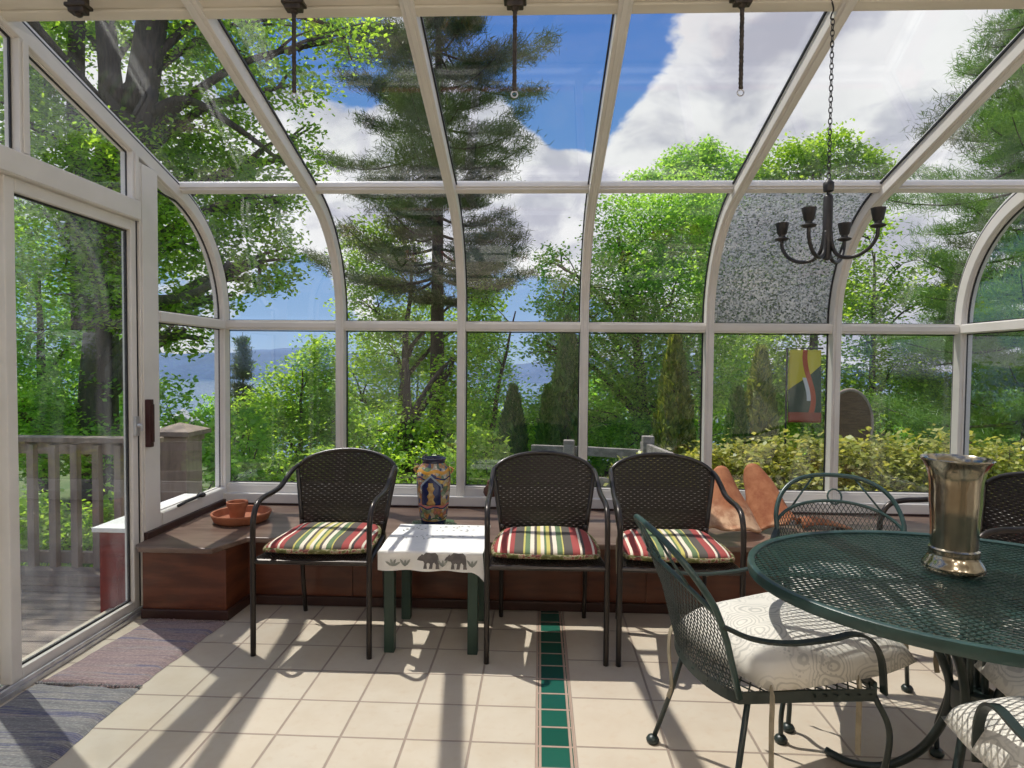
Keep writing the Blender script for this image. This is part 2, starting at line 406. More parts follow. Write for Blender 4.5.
b = MB(); b.box(XL+.041, XL+.072, 3.150, 3.180, .865, 1.115); b.box(XL+.072, XL+.08, 3.155, 3.175, .89, 1.09)
b.obj('handle', M_plain('wine handle', (.05, .012, .012), None, 9, .4), door, bevel=.006)
b = MB(); b.box(XL+.02, XL+.035, 3.088, 3.118, .93, 1.03); b.tube([(XL+.035, 3.103, .985), (XL+.055, 3.103, .985)], .01); b.box(XL+.052, XL+.062, 3.098, 3.108, .955, .99)
b.obj('latch', alu_m, door, bevel=.003)
b = MB(); b.box(XL-.10, XL+.045, 1.42, 3.14, 0, .022); b.box(XL+.025, XL+.04, 1.42, 3.14, .022, .04); b.box(XL-.012, XL-.002, 1.42, 3.14, .022, .032)
struct(b.obj('door_track', alu_m, bevel=.003))
d = MB(); XD = XL-.055
d.box(XD-.02, XD+.02, 1.42, 1.48, .03, 2.03); d.box(XD-.02, XD+.02, 2.30, 2.36, .03, 2.03); d.box(XD-.02, XD+.02, 1.48, 2.30, 1.975, 2.03); d.box(XD-.02, XD+.02, 1.48, 2.30, .03, .08)
door2 = struct(d.obj('door_2', frame_m, bevel=.004)); b = MB(); b.box(XD-.003, XD+.003, 1.47, 2.31, .07, 1.99); b.obj('pane', door_glass_m, door2)
pane_poly(XL, [(1.45, 2.125), (2.40, 2.125), (2.40, ZE+(YE-2.40)*SL-.085), (1.45, ZE+(YE-1.45)*SL-.085)])
# crank on the left sill
c = thing('window_crank', (XL+.05, 3.62, ZS+.05), 0, 'small black casement crank lying on the sill of the left fixed window', 'window crank')
b = MB(); b.tube(spline([(0, -.19, .004), (0, -.1, .01), (0, -.02, .012), (.0, .05, .02)]), .009, 8); b.obj('arm', gasket_m, c, smooth=True)
b = MB(); b.lathe([(.004, .0), (.022, .004), (.026, .018), (.015, .03), (.004, .032)], (0, .055, 0), 14); b.obj('knob', gasket_m, c, smooth=True)
# ------------------------------------------------------------------ built-in bench
BT = .385
bn = thing('built_in_bench', (0, 3.6, 0), 0, 'long built-in stained wood bench under the windows, turning the left corner', 'bench')
bn.location = (0, 0, 0)
b = MB()
top = [(-2.02, 4.0), (-2.02, 3.05), (-1.975, 3.005), (-1.60, 3.005), (-1.52, 3.21), (2.64, 3.21), (2.64, 4.0)]
b.prism(top, BT-.028, BT); b.obj('top', benchtop_m, bn, bevel=.006)
b = MB(); b.prism([(-2.0, 3.075), (-1.565, 3.075), (-1.555, 3.30), (2.6, 3.30), (2.6, 3.32), (-1.58, 3.32), (-1.58, 3.10), (-2.0, 3.10)], .03, BT-.028)
b.obj('front_panel', bench_m, bn)
b = MB(); b.prism([(-2.0, 3.055), (-1.545, 3.055), (-1.535, 3.275), (2.6, 3.275), (2.6, 3.298), (-1.556, 3.298), (-1.566, 3.073), (-2.0, 3.073)], 0, .05)
b.obj('toe_board', dkwood_m, bn, bevel=.004)
b = MB(); b.box(-2.02, 2.64, 3.955, 3.985, BT, ZS-.042); b.box(-2.035, -2.01, 3.14, 3.96, BT-.03, ZS-.02); b.box(2.62, 2.645, 3.2, 3.96, BT, ZS-.042)
b.obj('back_rail', dkwood_m, bn, bevel=.004)
for x in (-1.0, -.2, .62, 1.43, 2.2):
    b = MB(); b.box(x-.02, x+.02, 3.292, 3.30, .05, BT-.028); b.obj('batten', bench_m, bn)

# ------------------------------------------------------------------ wicker armchairs
wick_m = M_plain('dark wicker', (.010, .0075, .007), (.016, .012, .010), 40, .32, spec=.6)
metal_m = M_plain('dark bronze tube', (.028, .023, .021), (.040, .033, .030), 8, .30, .5)
def hw(z): return .212+.048*(z-.45)/.30 if z < .75 else .260*math.sqrt(max(0, 1-((z-.75)/.098)**2))
def by(x, z):
    t = (z-.45)/.43; return .165+.115*t+.05*(1-(x/.265)**2)
def make_wicker():
    t = thing('wicker_armchair', (0, 0, 0), 0, '', 'chair', 'dark wicker armchairs with bronze tube arms')
    b = MB(); i = 0; z = .452
    while z < .842:
        h = hw(z)
        n = max(4, int(2*h/.009)); pts = []
        for j in range(n+1):
            x = -h+2*h*j/n; s = math.sin(PI*(x/.018)+(PI if i % 2 else 0))*.0035
            pts.append((x, by(x, z)+s, z))
        b.tube(pts, 1, flat=(.0108, .0032), up=(0, 1, 0), cap=False); z += .0112; i += 1
    for k in range(-13, 14):
        x = k*.018; zs = [.45+.02*j for j in range(23) if hw(.45+.02*j) > abs(x)]
        if len(zs) > 2: b.tube([(x, by(x, q)+.0005, q) for q in zs], 1, flat=(.0095, .0018), up=(0, 1, 0), cap=False)
    b.obj('backrest', wick_m, t, smooth=50)
    b = MB(); arch = [(-hw(z), z) for z in (.45, .55, .65, .74)]+[(-.260*math.cos(a), .75+.098*math.sin(a)) for a in [PI*q/20 for q in range(21)]]+[(hw(z), z) for z in (.74, .65, .55, .45)]
    b.tube([(x, by(x, z), z) for x, z in arch], .0115, 8)
    b.obj('back_frame', wick_m, t, smooth=True)
    for s in (-1, 1):
        b = MB(); P = [(s*.262, -.275, 0), (s*.262, -.275, .2), (s*.262, -.275, .42), (s*.262, -.274, .56), (s*.263, -.262, .625), (s*.265, -.222, .672), (s*.266, -.15, .688), (s*.266, -.06, .690), (s*.264, .03, .70), (s*.263, .12, .735), (s*.261, .19, .760), (s*.258, .25, .770)]
        b.tube(spline(P, 6), .0125, 10); b.obj('arm_and_leg', metal_m, t, smooth=True)
        b = MB(); b.tube(spline([(s*.215, .235, 0), (s*.215, .20, .2), (s*.212, .175, .42), (s*.21, .17, .50)], 5), .0115, 9); b.obj('leg', metal_m, t, smooth=True)
    b = MB(); y0, y1 = -.272, .178
    b.tube([(-.262, y0, .425), (.262, y0, .425)], .0115, 8)
    for s in (-1, 1): b.tube([(s*.262, y0, .425), (s*.212, y1, .425)], .0105, 8)
    b.tube([(-.212, y1, .425), (.212, y1, .425)], .0105, 8); b.obj('seat_frame', metal_m, t, smooth=40)
    b = MB()
    for i in range(38):
        y = -.262+i*.0115; h = .255-(y+.262)*.11; n = 46; b.tube([(-h+2*h*j/n, y, .437+(.0025 if (i+j) % 2 else -.0025)) for j in range(n+1)], 1, flat=(.010, .003), up=(0, 0, 1), cap=False)
    for j in range(24):
        x = -.245+j*.0213; b.tube([(x, -.262, .4365), (x*.82, .172, .4365)], .003, 4, cap=False)
    b.obj('seat', wick_m, t, smooth=40)
    return t
def pillow(wf, wb, d, h, n=22, lump=0., pinch=2.2, seed=0, rnd=.18, drop=.35):
    """seat cushion: front edge (width wf) towards -Y, back edge (wb) +Y; base at z=0, pinched seams"""
    rr = random.Random(seed); ph = [rr.uniform(0, 6) for _ in range(6)]; b = MB(); m = 2*n
    def pt(i, j, top):
        u = -1+2*i/n; v = -1+2*j/n
        # round the corners: squircle mapping
        q = max(abs(u), abs(v)); L = math.hypot(u, v)
        k = 1-rnd*(min(abs(u), abs(v))**2.5)*q
        x, y = u*k, v*k
        w = wf+(wb-wf)*(v+1)/2
        e = ((1-abs(u)**pinch)*(1-abs(v)**pinch)); e = max(e, 0)**.42
        lz = lump*(math.sin(3*u+ph[0])*math.sin(2.6*v+ph[1])+.6*math.sin(6*u+ph[2])*math.sin(5*v+ph[3]))
        zz = h*drop+(h*(1-drop)*e+lz*e if top else -h*drop*e)
        return Vector((x*w/2, y*d/2, zz))
    for top in (1, 0):
        vs = [pt(i, j, top) for j in range(n+1) for i in range(n+1)]; fs = []
        for j in range(n):
            for i in range(n):
                a = j*(n+1)+i; q = (a, a+1, a+n+2, a+n+1); fs.append(q if top else q[::-1])
        b.add(vs, fs)
    return b
def weld(o):
    bm = bmesh.new(); bm.from_mesh(o.data); bmesh.ops.remove_doubles(bm, verts=bm.verts, dist=1e-5); bm.to_mesh(o.data); bm.free()
def stripes():
    k = N('striped canvas'); X, Y, Z = k.xyz(k.obj()); red, wh, gr, gn, ye, ch = (.34, .075, .07), (.72, .64, .52), (.105, .092, .080), (.13, .19, .10), (.52, .46, .14), (.075, .065, .06)
    seq = [(gr, 1.0), (red, 2.2), (wh, .9), (red, 2.4), (wh, .7), (red, 1.6), (gr, 3.0), (ye, .5), (gn, 1.7), (wh, 1.3), (gr, 1.0), (ye, 1.2), (wh, 1.2), (gn, .7), (ye, 1.2), (gr, .8), (wh, 1.4), (gn, 1.8), (ye, .5), (gr, 2.8), (red, 2.4), (wh, .8), (ch, .9), (red, 2.4), (wh, .7), (red, 2.2), (gr, 1.0)]
    tot = sum(w for _, w in seq); st = []; a = 0
    for c, w in seq: st.append((a/tot, c)); a += w
    t = k.rng(X, -.26, .26, 0, 1, 'LINEAR'); c = k.ramp(t, st, 'CONSTANT')
    w = k.n('ShaderNodeTexWave', {'Vector': k.obj(), 'Scale': 160., 'Distortion': 1.}, bands_direction='Y').outputs[1]
    return k.out(k.bsdf(c, .85, 0, k.bump(k.noise(k.obj(), 300, 2), .25, .002), .2))
stripe_m = stripes()
def floral_edge():
    k = N('floral underside'); f = k.noise(k.obj(), 38, 3); c = k.ramp(f, [(.3, (.06, .06, .02)), (.48, (.12, .12, .04)), (.55, (.34, .30, .20)), (.60, (.20, .05, .04)), (.75, (.04, .045, .035))])
    return k.out(k.bsdf(c, .85, spec=.2))
floral_m = floral_edge()
tie_m = M_plain('tan fabric tie', (.36, .31, .22), (.28, .24, .17), 30, .85)
wick = make_wicker(); WCUSH = []
spots = [(-.99, 2.975, .0, 'dark wicker armchair at the end of the row, left of the little green table'),
         (.053, 2.965, .02, 'dark wicker armchair right of the little green table, a shadow band across its back'),
         (.645, 2.96, -.03, 'dark wicker armchair standing in front of the leaning terracotta tiles'),
         (1.93, 2.74, -PI/2+.12, 'dark wicker armchair half hidden behind the metal vase, facing the oval mesh table')]
for i, (x, y, rz, lab) in enumerate(spots):
    t = wick if i == 0 else copy_tree(wick)
    t.location = (x, y, 0); t.rotation_euler = (0, 0, rz); t['label'] = lab
labs = ['striped seat cushion on the wicker chair left of the little green table', 'striped seat cushion on the wicker chair right of the little green table', 'striped seat cushion partly seen through the mesh back of an iron chair']
for i, (x, y, rz, _) in enumerate(spots[:3]):
    t = thing('striped_cushion', (x, y-.035, .445), rz+(.03, -.02, .01)[i], labs[i], 'cushion', 'striped cushions on the wicker chairs')
    o = pillow(.505, .43, .445, .058, seed=i, lump=.004, pinch=5, rnd=.10, drop=.5).obj('cover', stripe_m, t, smooth=True); weld(o)
    b = MB(); P = []
    for q in range(64):
        a = 2*PI*q/64; u, v = math.cos(a), math.sin(a); s = max(abs(u), abs(v)); u, v = u/s, v/s
        k = 1-.10*(min(abs(u), abs(v))**2.5); w = .505+(.43-.505)*(v+1)/2; P.append((u*k*w/2*1.002, v*k*.445/2*1.002, .024))
    b.tube(P, .011, 6, closed=True)
    b.obj('side_band', floral_m, t, smooth=True)
    for s in (-1, 1):
        b = MB(); b.tube(spline([(s*.20, .19, .02), (s*.222, .215, .0), (s*.228, .215, -.06), (s*.224, .21, -.13-.03*i)], 5), 1, flat=(.012, .003), up=(0, 1, 0)); b.obj('tie', tie_m, t)

# ------------------------------------------------------------------ little green table, its cloth
green_m = M_plain('dark green painted wood', (.020, .048, .034), (.014, .034, .024), 9, .45, stretch=(2, 2, .4))
t = thing('side_table', (-.463, 2.965, 0), 0, 'small dark green table with square legs between two wicker chairs', 'table')
b = MB(); b.box(-.225, .225, -.222, .222, .448, .474); b.obj('tabletop', green_m, t, bevel=.004)
b = MB(); b.box(-.2, .2, -.2, -.182, .39, .448); b.box(-.2, .2, .182, .2, .39, .448); b.box(-.2, -.182, -.18, .18, .39, .448); b.box(.182, .2, -.18, .18, .39, .448); b.obj('apron', green_m, t)
for sx in (-1, 1):
    for sy in (-1, 1):
        b = MB(); x, y = sx*.19, sy*.185; b.box(x-.023, x+.023, y-.023, y+.023, 0, .448); b.obj('leg', green_m, t, bevel=.003)
cloth_m = M_plain('white table linen', (.80, .79, .76), (.74, .73, .71), 14, .85, bump=.15, bscale=60)
print_m = M_plain('grey brown print', (.11, .10, .10), (.16, .145, .14), 30, .9); leafp_m = M_plain('grey green print', (.22, .235, .21), (.30, .31, .28), 30, .9)
cl = MB(); W, D, Zt = .47, .46, .4765
rc = random.Random(5)
def clothpt(u, v):
    x = -W/2+W*u; y = -D/2-.088+(D+.10)*v
    if y < -D/2:
        d = -D/2-y; c = max(0, (u-.88)/.12); k = d/.088
        return Vector((x+.012*c*k, -D/2-.004-.010*math.sin(u*17)*k-.022*c*k*k, Zt-d-.045*c*c*k+.0))
    z = Zt+.0012*math.sin(31*u+3)*math.sin(23*v)
    return Vector((x+.004*math.sin(9*v), min(y, D/2), z if y <= D/2 else Zt-(y-D/2)))
cl.grid(clothpt, 48, 48)
cl.cur = 1
def decal(poly, fn, off):
    P = [fn(*p)+off for p in poly]; cl.add(P, [tuple(range(len(P)))])
front = lambda x, z: Vector((x, -D/2-.0045-.0125*(1-z/.088), Zt-.088+z))
def bear(cx, s):
    body = [(-.052, .048), (-.046, .060), (-.036, .067), (-.030, .074), (-.024, .069), (-.012, .081), (.010, .078), (.030, .080), (.042, .068), (.046, .048), (.047, .020), (.050, .010), (.032, .010), (.033, .028), (.026, .038), (.020, .034), (.017, .010), (.002, .010), (.006, .032), (-.003, .036), (-.009, .032), (-.006, .010), (-.023, .010), (-.019, .034), (-.024, .043), (-.038, .045)]
    decal([(cx+x*s, z+.003) for x, z in body][::(1 if s > 0 else -1)], front, Vector((0, 0, 0)))
bear(-.005, 1); bear(.118, 1)
cl.cur = 2
def leafd(x, z, a, L, w):
    c, s = math.cos(a), math.sin(a); poly = [(0, 0), (L*.35, w), (L*.75, w*.8), (L, 0), (L*.75, -w*.8), (L*.35, -w)]
    decal([(x+p*c-q*s, z+p*s+q*c) for p, q in poly], front, Vector((0, -.0004, 0)))
for cx in (-.165, -.11, .058, .19):
    for a, L in ((2.2, .040), (.95, .040), (1.57, .030)) if cx > -.16 else ((2.6, .04), (.5, .04), (1.9, .034), (1.2, .034)): leafd(cx, .022, a, L, .0055)
top = lambda x, y: Vector((x, y, Zt+.0022))
for i in range(46):
    x, y = (i % 12)/12*.40-.19+rc.uniform(-.01, .01), rc.choice((-.03, .015, .12, .185))+rc.uniform(-.015, .015); a = rc.uniform(0, 6.3); c, s = math.cos(a), math.sin(a)
    P = [top(x+p*c-q*s, y+p*s+q*c) for p, q in ((0, 0), (.010, .004), (.022, 0), (.010, -.004))]; cl.add(P, [(0, 3, 2, 1)])
o = cl.obj('tablecloth', [cloth_m, print_m, leafp_m]); o.location = (-.463, 2.965, 0)
o.data.polygons.foreach_set('use_smooth', [True]*len(o.data.polygons))
tag(o, 'white linen cloth with a printed bear border over the little green table', 'tablecloth')

# ------------------------------------------------------------------ things on the bench
def talavera():
    k = N('painted earthenware'); v = k.obj(); X, Y, Z = k.xyz(v)
    ang = k.math('ARCTAN2', X, Y)
    p = k.n('ShaderNodeCombineXYZ', {0: k.math('MULTIPLY', ang, .09), 1: Z, 2: 0.}).outputs[0]
    vo = k.n('ShaderNodeTexVoronoi', {'Vector': p, 'Scale': 42.}); c = k.n('ShaderNodeSeparateColor', {0: vo.outputs['Color']})
    pal = k.ramp(c.outputs[0], [(0, (.62, .30, .06)), (.2, (.16, .24, .09)), (.34, (.70, .52, .16)), (.5, (.05, .07, .20)), (.58, (.66, .60, .44)), (.76, (.52, .20, .12)), (.88, (.24, .36, .22))], 'CONSTANT')
    ring = k.rng(vo.outputs['Distance'], .28, .36)
    col = k.mix(k.math('MULTIPLY', ring, .45), pal, (.07, .08, .09))
    wave = k.math('SINE', k.math('MULTIPLY', ang, 6.))
    band = k.math('ADD', Z, k.math('MULTIPLY', wave, .006))
    stripe = lambda a, b: k.math('MULTIPLY', k.math('GREATER_THAN', band, a), k.math('LESS_THAN', band, b))
    col = k.mix(k.math('LESS_THAN', Z, .030), col, (.012, .016, .06))
    for a, b, c2 in ((.104, .112, (.02, .03, .12)), (.112, .124, (.50, .16, .14)), (.268, .276, (.02, .03, .12)), (.30, .318, (.60, .30, .04)), (.04, .048, (.06, .14, .08))): col = k.mix(stripe(a, b), col, c2)
    col = k.mix(k.math('GREATER_THAN', Z, .352), col, (.02, .022, .05))
    return k.out(k.bsdf(col, .22, 0, None, .6))
VX, VY = -.574, 3.50
t = thing('painted_vase', (VX, VY, BT+.016), 0, 'tall glazed earthenware vase painted in orange, green and blue, behind the little table', 'vase')
b = MB(); b.lathe([(.05, .004), (.066, 0), (.070, .01), (.072, .03), (.078, .05), (.087, .12), (.094, .20), (.097, .26), (.095, .30), (.086, .325), (.070, .340), (.063, .350), (.063, .362), (.070, .372), (.072, .378), (.067, .380), (.058, .370), (.055, .34), (.05, .30)], n=48, capt=False)
b.obj('body', talavera(), t, smooth=50)
navy = M_plain('navy glaze', (.012, .018, .075), (.02, .03, .11), 30, .2); ochre = M_plain('ochre glaze', (.52, .38, .14), (.40, .20, .06), 40, .25); edge_m = M_plain('pale blue glaze', (.28, .34, .40), None, 20, .25)
def on_vase(x, z, d):
    r = .075+(.097-.075)*min(1, max(0, (z-.04)/.22)); a = x/r
    return Vector((math.sin(a)*(r+d), -math.cos(a)*(r+d), z))
def niche(w, z0, z1, d, m, name):
    b = MB(); nu, nv = 12, 16
    def fn(u, v):
        z = z0+(z1-z0)*v; ww = w if v < .68 else w*(1-(v-.68)/.32*.95); return on_vase((u-.5)*2*ww, z, d)
    b.grid(fn, nu, nv); b.obj(name, m, t, smooth=True, solid=.002)
niche(.062, .118, .292, .0015, edge_m, 'niche_border'); niche(.054, .124, .280, .0035, navy, 'niche_panel')
b = MB()
def fig(u, v):
    z = .126+.125*v; w = .020*(1-.55*v)+(.006 if .72 < v < .95 else 0)+.004*math.sin(v*20); return on_vase((u-.5)*2*w, z, .0055)
b.grid(fig, 7, 24); b.obj('niche_figure', ochre, t, smooth=True, solid=.002)
for s in (-1, 1):
    b = MB(); b.tube(spline([(s*.095, 0, .29), (s*.107, 0, .305), (s*.108, 0, .318), (s*.086, 0, .328)], 5), .006, 8); b.obj('handle', ochre, t, smooth=True)
b = MB(); b.lathe([(.03, 0), (.075, 0), (.118, .012), (.128, .016), (.122, .018), (.07, .0145), (.02, .0145)], (VX, VY, BT+.0005), 9*4, rmod=lambda a, z: 1+.07*math.cos(9*a) if z > .01 else 1)
o = b.obj('leaf_saucer', M_plain('green glaze', (.05, .11, .05), (.10, .16, .07), 20, .25), smooth=60); tag(o, 'green scalloped saucer beneath the painted vase on the bench', 'saucer')
terra = M_plain('terracotta', (.42, .155, .075), (.33, .11, .05), 16, .8, bump=.1)
b = MB(); b.lathe([(.03, 0), (.13, 0), (.15, .012), (.166, .050), (.164, .056), (.154, .054), (.142, .018), (.12, .012), (.02, .012)], (-1.71, 3.545, BT+.0005), 48)
tag(b.obj('clay_saucer', terra, smooth=40), 'wide shallow terracotta saucer on the bench in the left corner', 'saucer')
b = MB(); b.lathe([(.025, 0), (.038, 0), (.052, .075), (.058, .076), (.060, .100), (.055, .102), (.050, .098), (.046, .07), (.034, .01), (.01, .008)], (-1.735, 3.545, BT+.0135), 36)
tag(b.obj('clay_pot', terra, smooth=40), 'small empty terracotta pot standing in the wide saucer', 'pot')
# small brown gourd-shaped ornament on the sill
b = MB(); b.lathe([(.012, 0), (.035, .002), (.046, .025), (.042, .05), (.028, .068), (.02, .08), (.024, .09), (.018, .102), (.004, .108)], (-.285, 3.992, ZS+.019), 24)
tag(b.obj('clay_gourd', M_plain('brown clay', (.16, .07, .04), (.10, .045, .028), 25, .7), smooth=50), 'small round brown clay ornament on the sill behind the wicker chairs', 'ornament')
# leaning terracotta half-round pieces
def shard_mat(name, lo):
    k = N(name); v = k.obj(); X, Y, Z = k.xyz(v); n = k.noise(v, 14, 6, .65); n2 = k.noise(v, 5, 3)
    c = k.mix(k.rng(n, .35, .65), (.30, .105, .05), (.42, .175, .085))
    f = k.math('MULTIPLY', k.rng(k.math('SUBTRACT', k.math('MULTIPLY', n2, .34), Z), lo, lo+.10), k.rng(n, .35, .6, .3, 1.))
    c = k.mix(f, c, (.66, .43, .27))
    return k.out(k.bsdf(c, .8, 0, k.bump(n, .4, .01), .25))
def shard(loc, rz, lean, r0, r1, h, lab, m, tilt=0., seed=0, arc=2.5):
    rr = random.Random(seed); ph = [rr.uniform(0, 6) for _ in range(4)]; b = MB()
    def fn(u, v):
        a = -arc/2+arc*u; r = r0+(r1-r0)*v**.85; rag = .018*math.sin(7*u+ph[0])+.012*math.sin(15*u+ph[1])
        z = h*v+rag*((1-v)**3)-.028*(v**6)*(2*u-1)**2*2
        return Vector((r*math.sin(a)+.004*math.sin(9*v+ph[2]), -r*math.cos(a)*.8+r*.3, max(z, 0 if v > .02 else 0)))
    b.grid(fn, 28, 22); o = b.obj('terracotta_tile', m, smooth=True, solid=.014, offset=-1)
    o.location = loc; o.rotation_euler = (-lean, tilt, rz); return tag(o, lab, 'tile', 'terracotta roof tiles leaning on the windows')
sm1 = shard_mat('terracotta with peach crust', -.02); sm2 = shard_mat('terracotta plain', .16)
shard((1.085, 3.40, BT+.012), .10, .62, .185, .066, .40, 'mottled terracotta half-round tile leaning on the window beside the third wicker chair', sm1, .02, 1)
shard((1.345, 3.52, BT+.012), -.30, .52, .150, .062, .40, 'smooth orange terracotta half-round tile leaning behind the mottled one', sm2, -.34, 4)
b = MB()
def slabf(u, v):
    x = -.14+.28*u; y = -.05+.10*v; return Vector((x, y+.02*math.sin(5*u), .012+.05*(1-abs(2*v-1)**2)*(1-u)+.016*math.sin(PI*u)))
b.grid(slabf, 20, 10); o = b.obj('terracotta_tile', sm2, smooth=True, solid=.012, offset=-1); o.location = (1.66, 3.62, BT+.004); o.rotation_euler = (0, 0, .15)
tag(o, 'broken curved terracotta piece lying on the bench behind the iron chair', 'tile', 'terracotta roof tiles leaning on the windows')

# ------------------------------------------------------------------ rag rugs
def rag(name, pal, seed, freq):
    k = N(name); v = k.obj(); X, Y, Z = k.xyz(v)
    bands = k.n('ShaderNodeTexNoise', {'Vector': k.scaled(v, (.6, freq, .0), (seed, seed*1.7, 0)), 'Scale': 1., 'Detail': 5., 'Roughness': .75}).outputs[0]
    c = k.ramp(k.rng(bands, .28, .72, 0, 1, 'LINEAR'), pal)
    fl = k.noise(k.scaled(v, (70, 160, 1)), 1, 3, .7); c = k.mix(k.rng(fl, .40, .68, .35, .0), c, (.07, .06, .06)); c = k.mix(k.rng(fl, .55, .75, .0, .35), c, (.45, .40, .38))
    wv = k.n('ShaderNodeTexWave', {'Vector': v, 'Scale': 42., 'Distortion': 2.5, 'Detail': 2.}, bands_direction='Y').outputs[1]
    h = k.math('ADD', wv, k.math('MULTIPLY', fl, .8))
    return k.out(k.bsdf(c, .95, 0, k.bump(h, .45, .006), .1))
pal1 = [(0, (0.255, 0.201, 0.217)), (.28, (0.368, 0.276, 0.284)), (.42, (0.423, 0.316, 0.301)), (.52, (0.321, 0.245, 0.260)), (.6, (0.449, 0.372, 0.342)), (.7, (0.145, 0.145, 0.252)), (.8, (0.431, 0.354, 0.347)), (1, (0.342, 0.219, 0.235))]
pal2 = [(0, (0.156, 0.156, 0.187)), (.25, (0.305, 0.305, 0.298)), (.42, (0.216, 0.216, 0.231)), (.5, (0.371, 0.356, 0.333)), (.6, (0.246, 0.246, 0.262)), (.68, (0.116, 0.123, 0.230)), (.78, (0.341, 0.318, 0.310)), (1, (0.411, 0.343, 0.327))]
def rug(name, poly, lab, m, seed, thick=.013, z0=.0015):
    """poly: near-left, near-right, far-right, far-left"""
    a, bb, c, d = [Vector((*p, 0)) for p in poly]; rr = random.Random(seed); ph = [rr.uniform(0, 6) for _ in range(6)]; g = MB()
    def fn(u, v):
        p = a.lerp(bb, u).lerp(d.lerp(c, u), v); e = .003*math.sin(v*13+ph[0])+.0015*math.sin(v*43+ph[1])
        p.x += e*(1 if u > .5 else -1)*(abs(2*u-1)**4); p.y += (.008*math.sin(u*13+ph[2])+.005*math.sin(u*31))*(abs(2*v-1)**6)
        ed = min(u, 1-u, 3*v*.5+.0, 1.5*(1-v)); p.z = z0+thick*min(1, (ed*14)**.5)+.003*math.sin(11*v+ph[3])*math.sin(5*u+ph[4])*min(1, ed*8); return p
    g.grid(fn, 24, 60); n = len(g.v)
    g.add([(x, y, z0) for x, y, z in g.v], []); lo = lambda i, j: n+j*24+i; hi = lambda i, j: j*24+i
    for j in range(59): g.f += [(hi(0, j), hi(0, j+1), lo(0, j+1), lo(0, j)), (hi(23, j), lo(23, j), lo(23, j+1), hi(23, j+1))]; g.mi += [0, 0]
    for i in range(23): g.f += [(hi(i, 0), lo(i, 0), lo(i+1, 0), hi(i+1, 0)), (hi(i, 59), hi(i+1, 59), lo(i+1, 59), lo(i, 59))]; g.mi += [0, 0]
    t = g.obj(name, m, smooth=True)
    for (p, q, s) in ((a, bb, -1), (d, c, 1)):
        fr = MB()
        for i in range(40):
            x = p.lerp(q, (i+.5)/40); L = rr.uniform(.010, .024); dx = rr.uniform(-.008, .008)
            fr.tube([(x.x, x.y-s*.004, z0+thick*.6), (x.x+dx*.4, x.y+s*L*.6, z0+thick*.5), (x.x+dx, x.y+s*L, z0+.003)], [.0045, .004, .002], 5)
        fr.obj('fringe', m, t)
    return tag(t, lab, 'rug')
rug('rag_rug', [(-2.0, 2.42), (-1.585, 2.40), (-1.545, 3.02), (-1.945, 3.03)], 'reddish woven rag rug lying by the door nearer the bench', rag('reddish rag weave', pal1, 2.3, 16), 3)
rug('rag_rug', [(-2.025, 1.55), (-1.55, 1.55), (-1.575, 2.395), (-2.01, 2.40)], 'grey and blue woven rag rug lying by the sliding door, nearer the camera', rag('grey rag weave', pal2, 5.1, 15), 8)
# ------------------------------------------------------------------ wrought-iron set
iron_m = M_plain('green painted iron', (.020, .056, .052), (.014, .042, .039), 18, .34, spec=.6, bump=.04)
irond_m = M_plain('dark green iron', (.018, .030, .028), (.012, .022, .020), 18, .38, spec=.55)
def paisley():
    k = N('paisley linen'); v = k.obj(); w = k.n('ShaderNodeVectorMath', {0: v, 1: k.n('ShaderNodeVectorMath', {0: k.n('ShaderNodeTexNoise', {'Vector': v, 'Scale': 9., 'Detail': 2.}).outputs['Color'], 'Scale': .06}, operation='SCALE').outputs[0]}, operation='ADD').outputs[0]
    vo = k.n('ShaderNodeTexVoronoi', {'Vector': w, 'Scale': 9.}); d = vo.outputs['Distance']
    rings = k.math('SINE', k.math('MULTIPLY', d, 60.)); f1 = k.math('MULTIPLY', k.rng(rings, .2, .8), k.rng(d, .80, .50))
    dots = k.n('ShaderNodeTexVoronoi', {'Vector': v, 'Scale': 95.}); f2 = k.math('MULTIPLY', k.rng(dots.outputs['Distance'], .30, .42, 1., 0.), k.rng(k.noise(v, 11, 2), .45, .6))
    f = k.math('MULTIPLY', k.math('MAXIMUM', f1, f2), .6)
    X, Y, Z = k.xyz(v); col = k.mix(f, (.66, .635, .575), (.34, .335, .31))
    stain = k.math('MULTIPLY', k.rng(k.noise(v, 7, 4), .58, .72), k.rng(Z, .045, .0))
    col = k.mix(stain, col, (.30, .25, .13))
    return k.out(k.bsdf(col, .9, 0, k.bump(k.noise(v, 30, 3), .2, .004), .15))
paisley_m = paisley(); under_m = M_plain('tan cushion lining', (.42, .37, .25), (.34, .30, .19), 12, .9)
UA = 1.2
def bw(z): return .222+.030*(z-.42)/.4
def bS(u, z):
    c1 = math.cos(UA); k = (math.cos(u*UA)-c1)/(1-c1)
    return Vector((bw(z)*math.sin(u*UA)/math.sin(UA), .180+.065*k*(1-.2*(z-.42)/.4)+.27*(z-.42)+.15*max(0, z-.60), z))
def bN(u, z):
    a = bS(u+.01, z)-bS(u-.01, z); b = bS(u, z+.01)-bS(u, z-.01); return a.cross(b).normalized()
outer = lambda u: .67+.175*max(0, 1-abs(u)**2.4)**.8
inner = lambda u: .65+.09*max(0, 1-u*u)
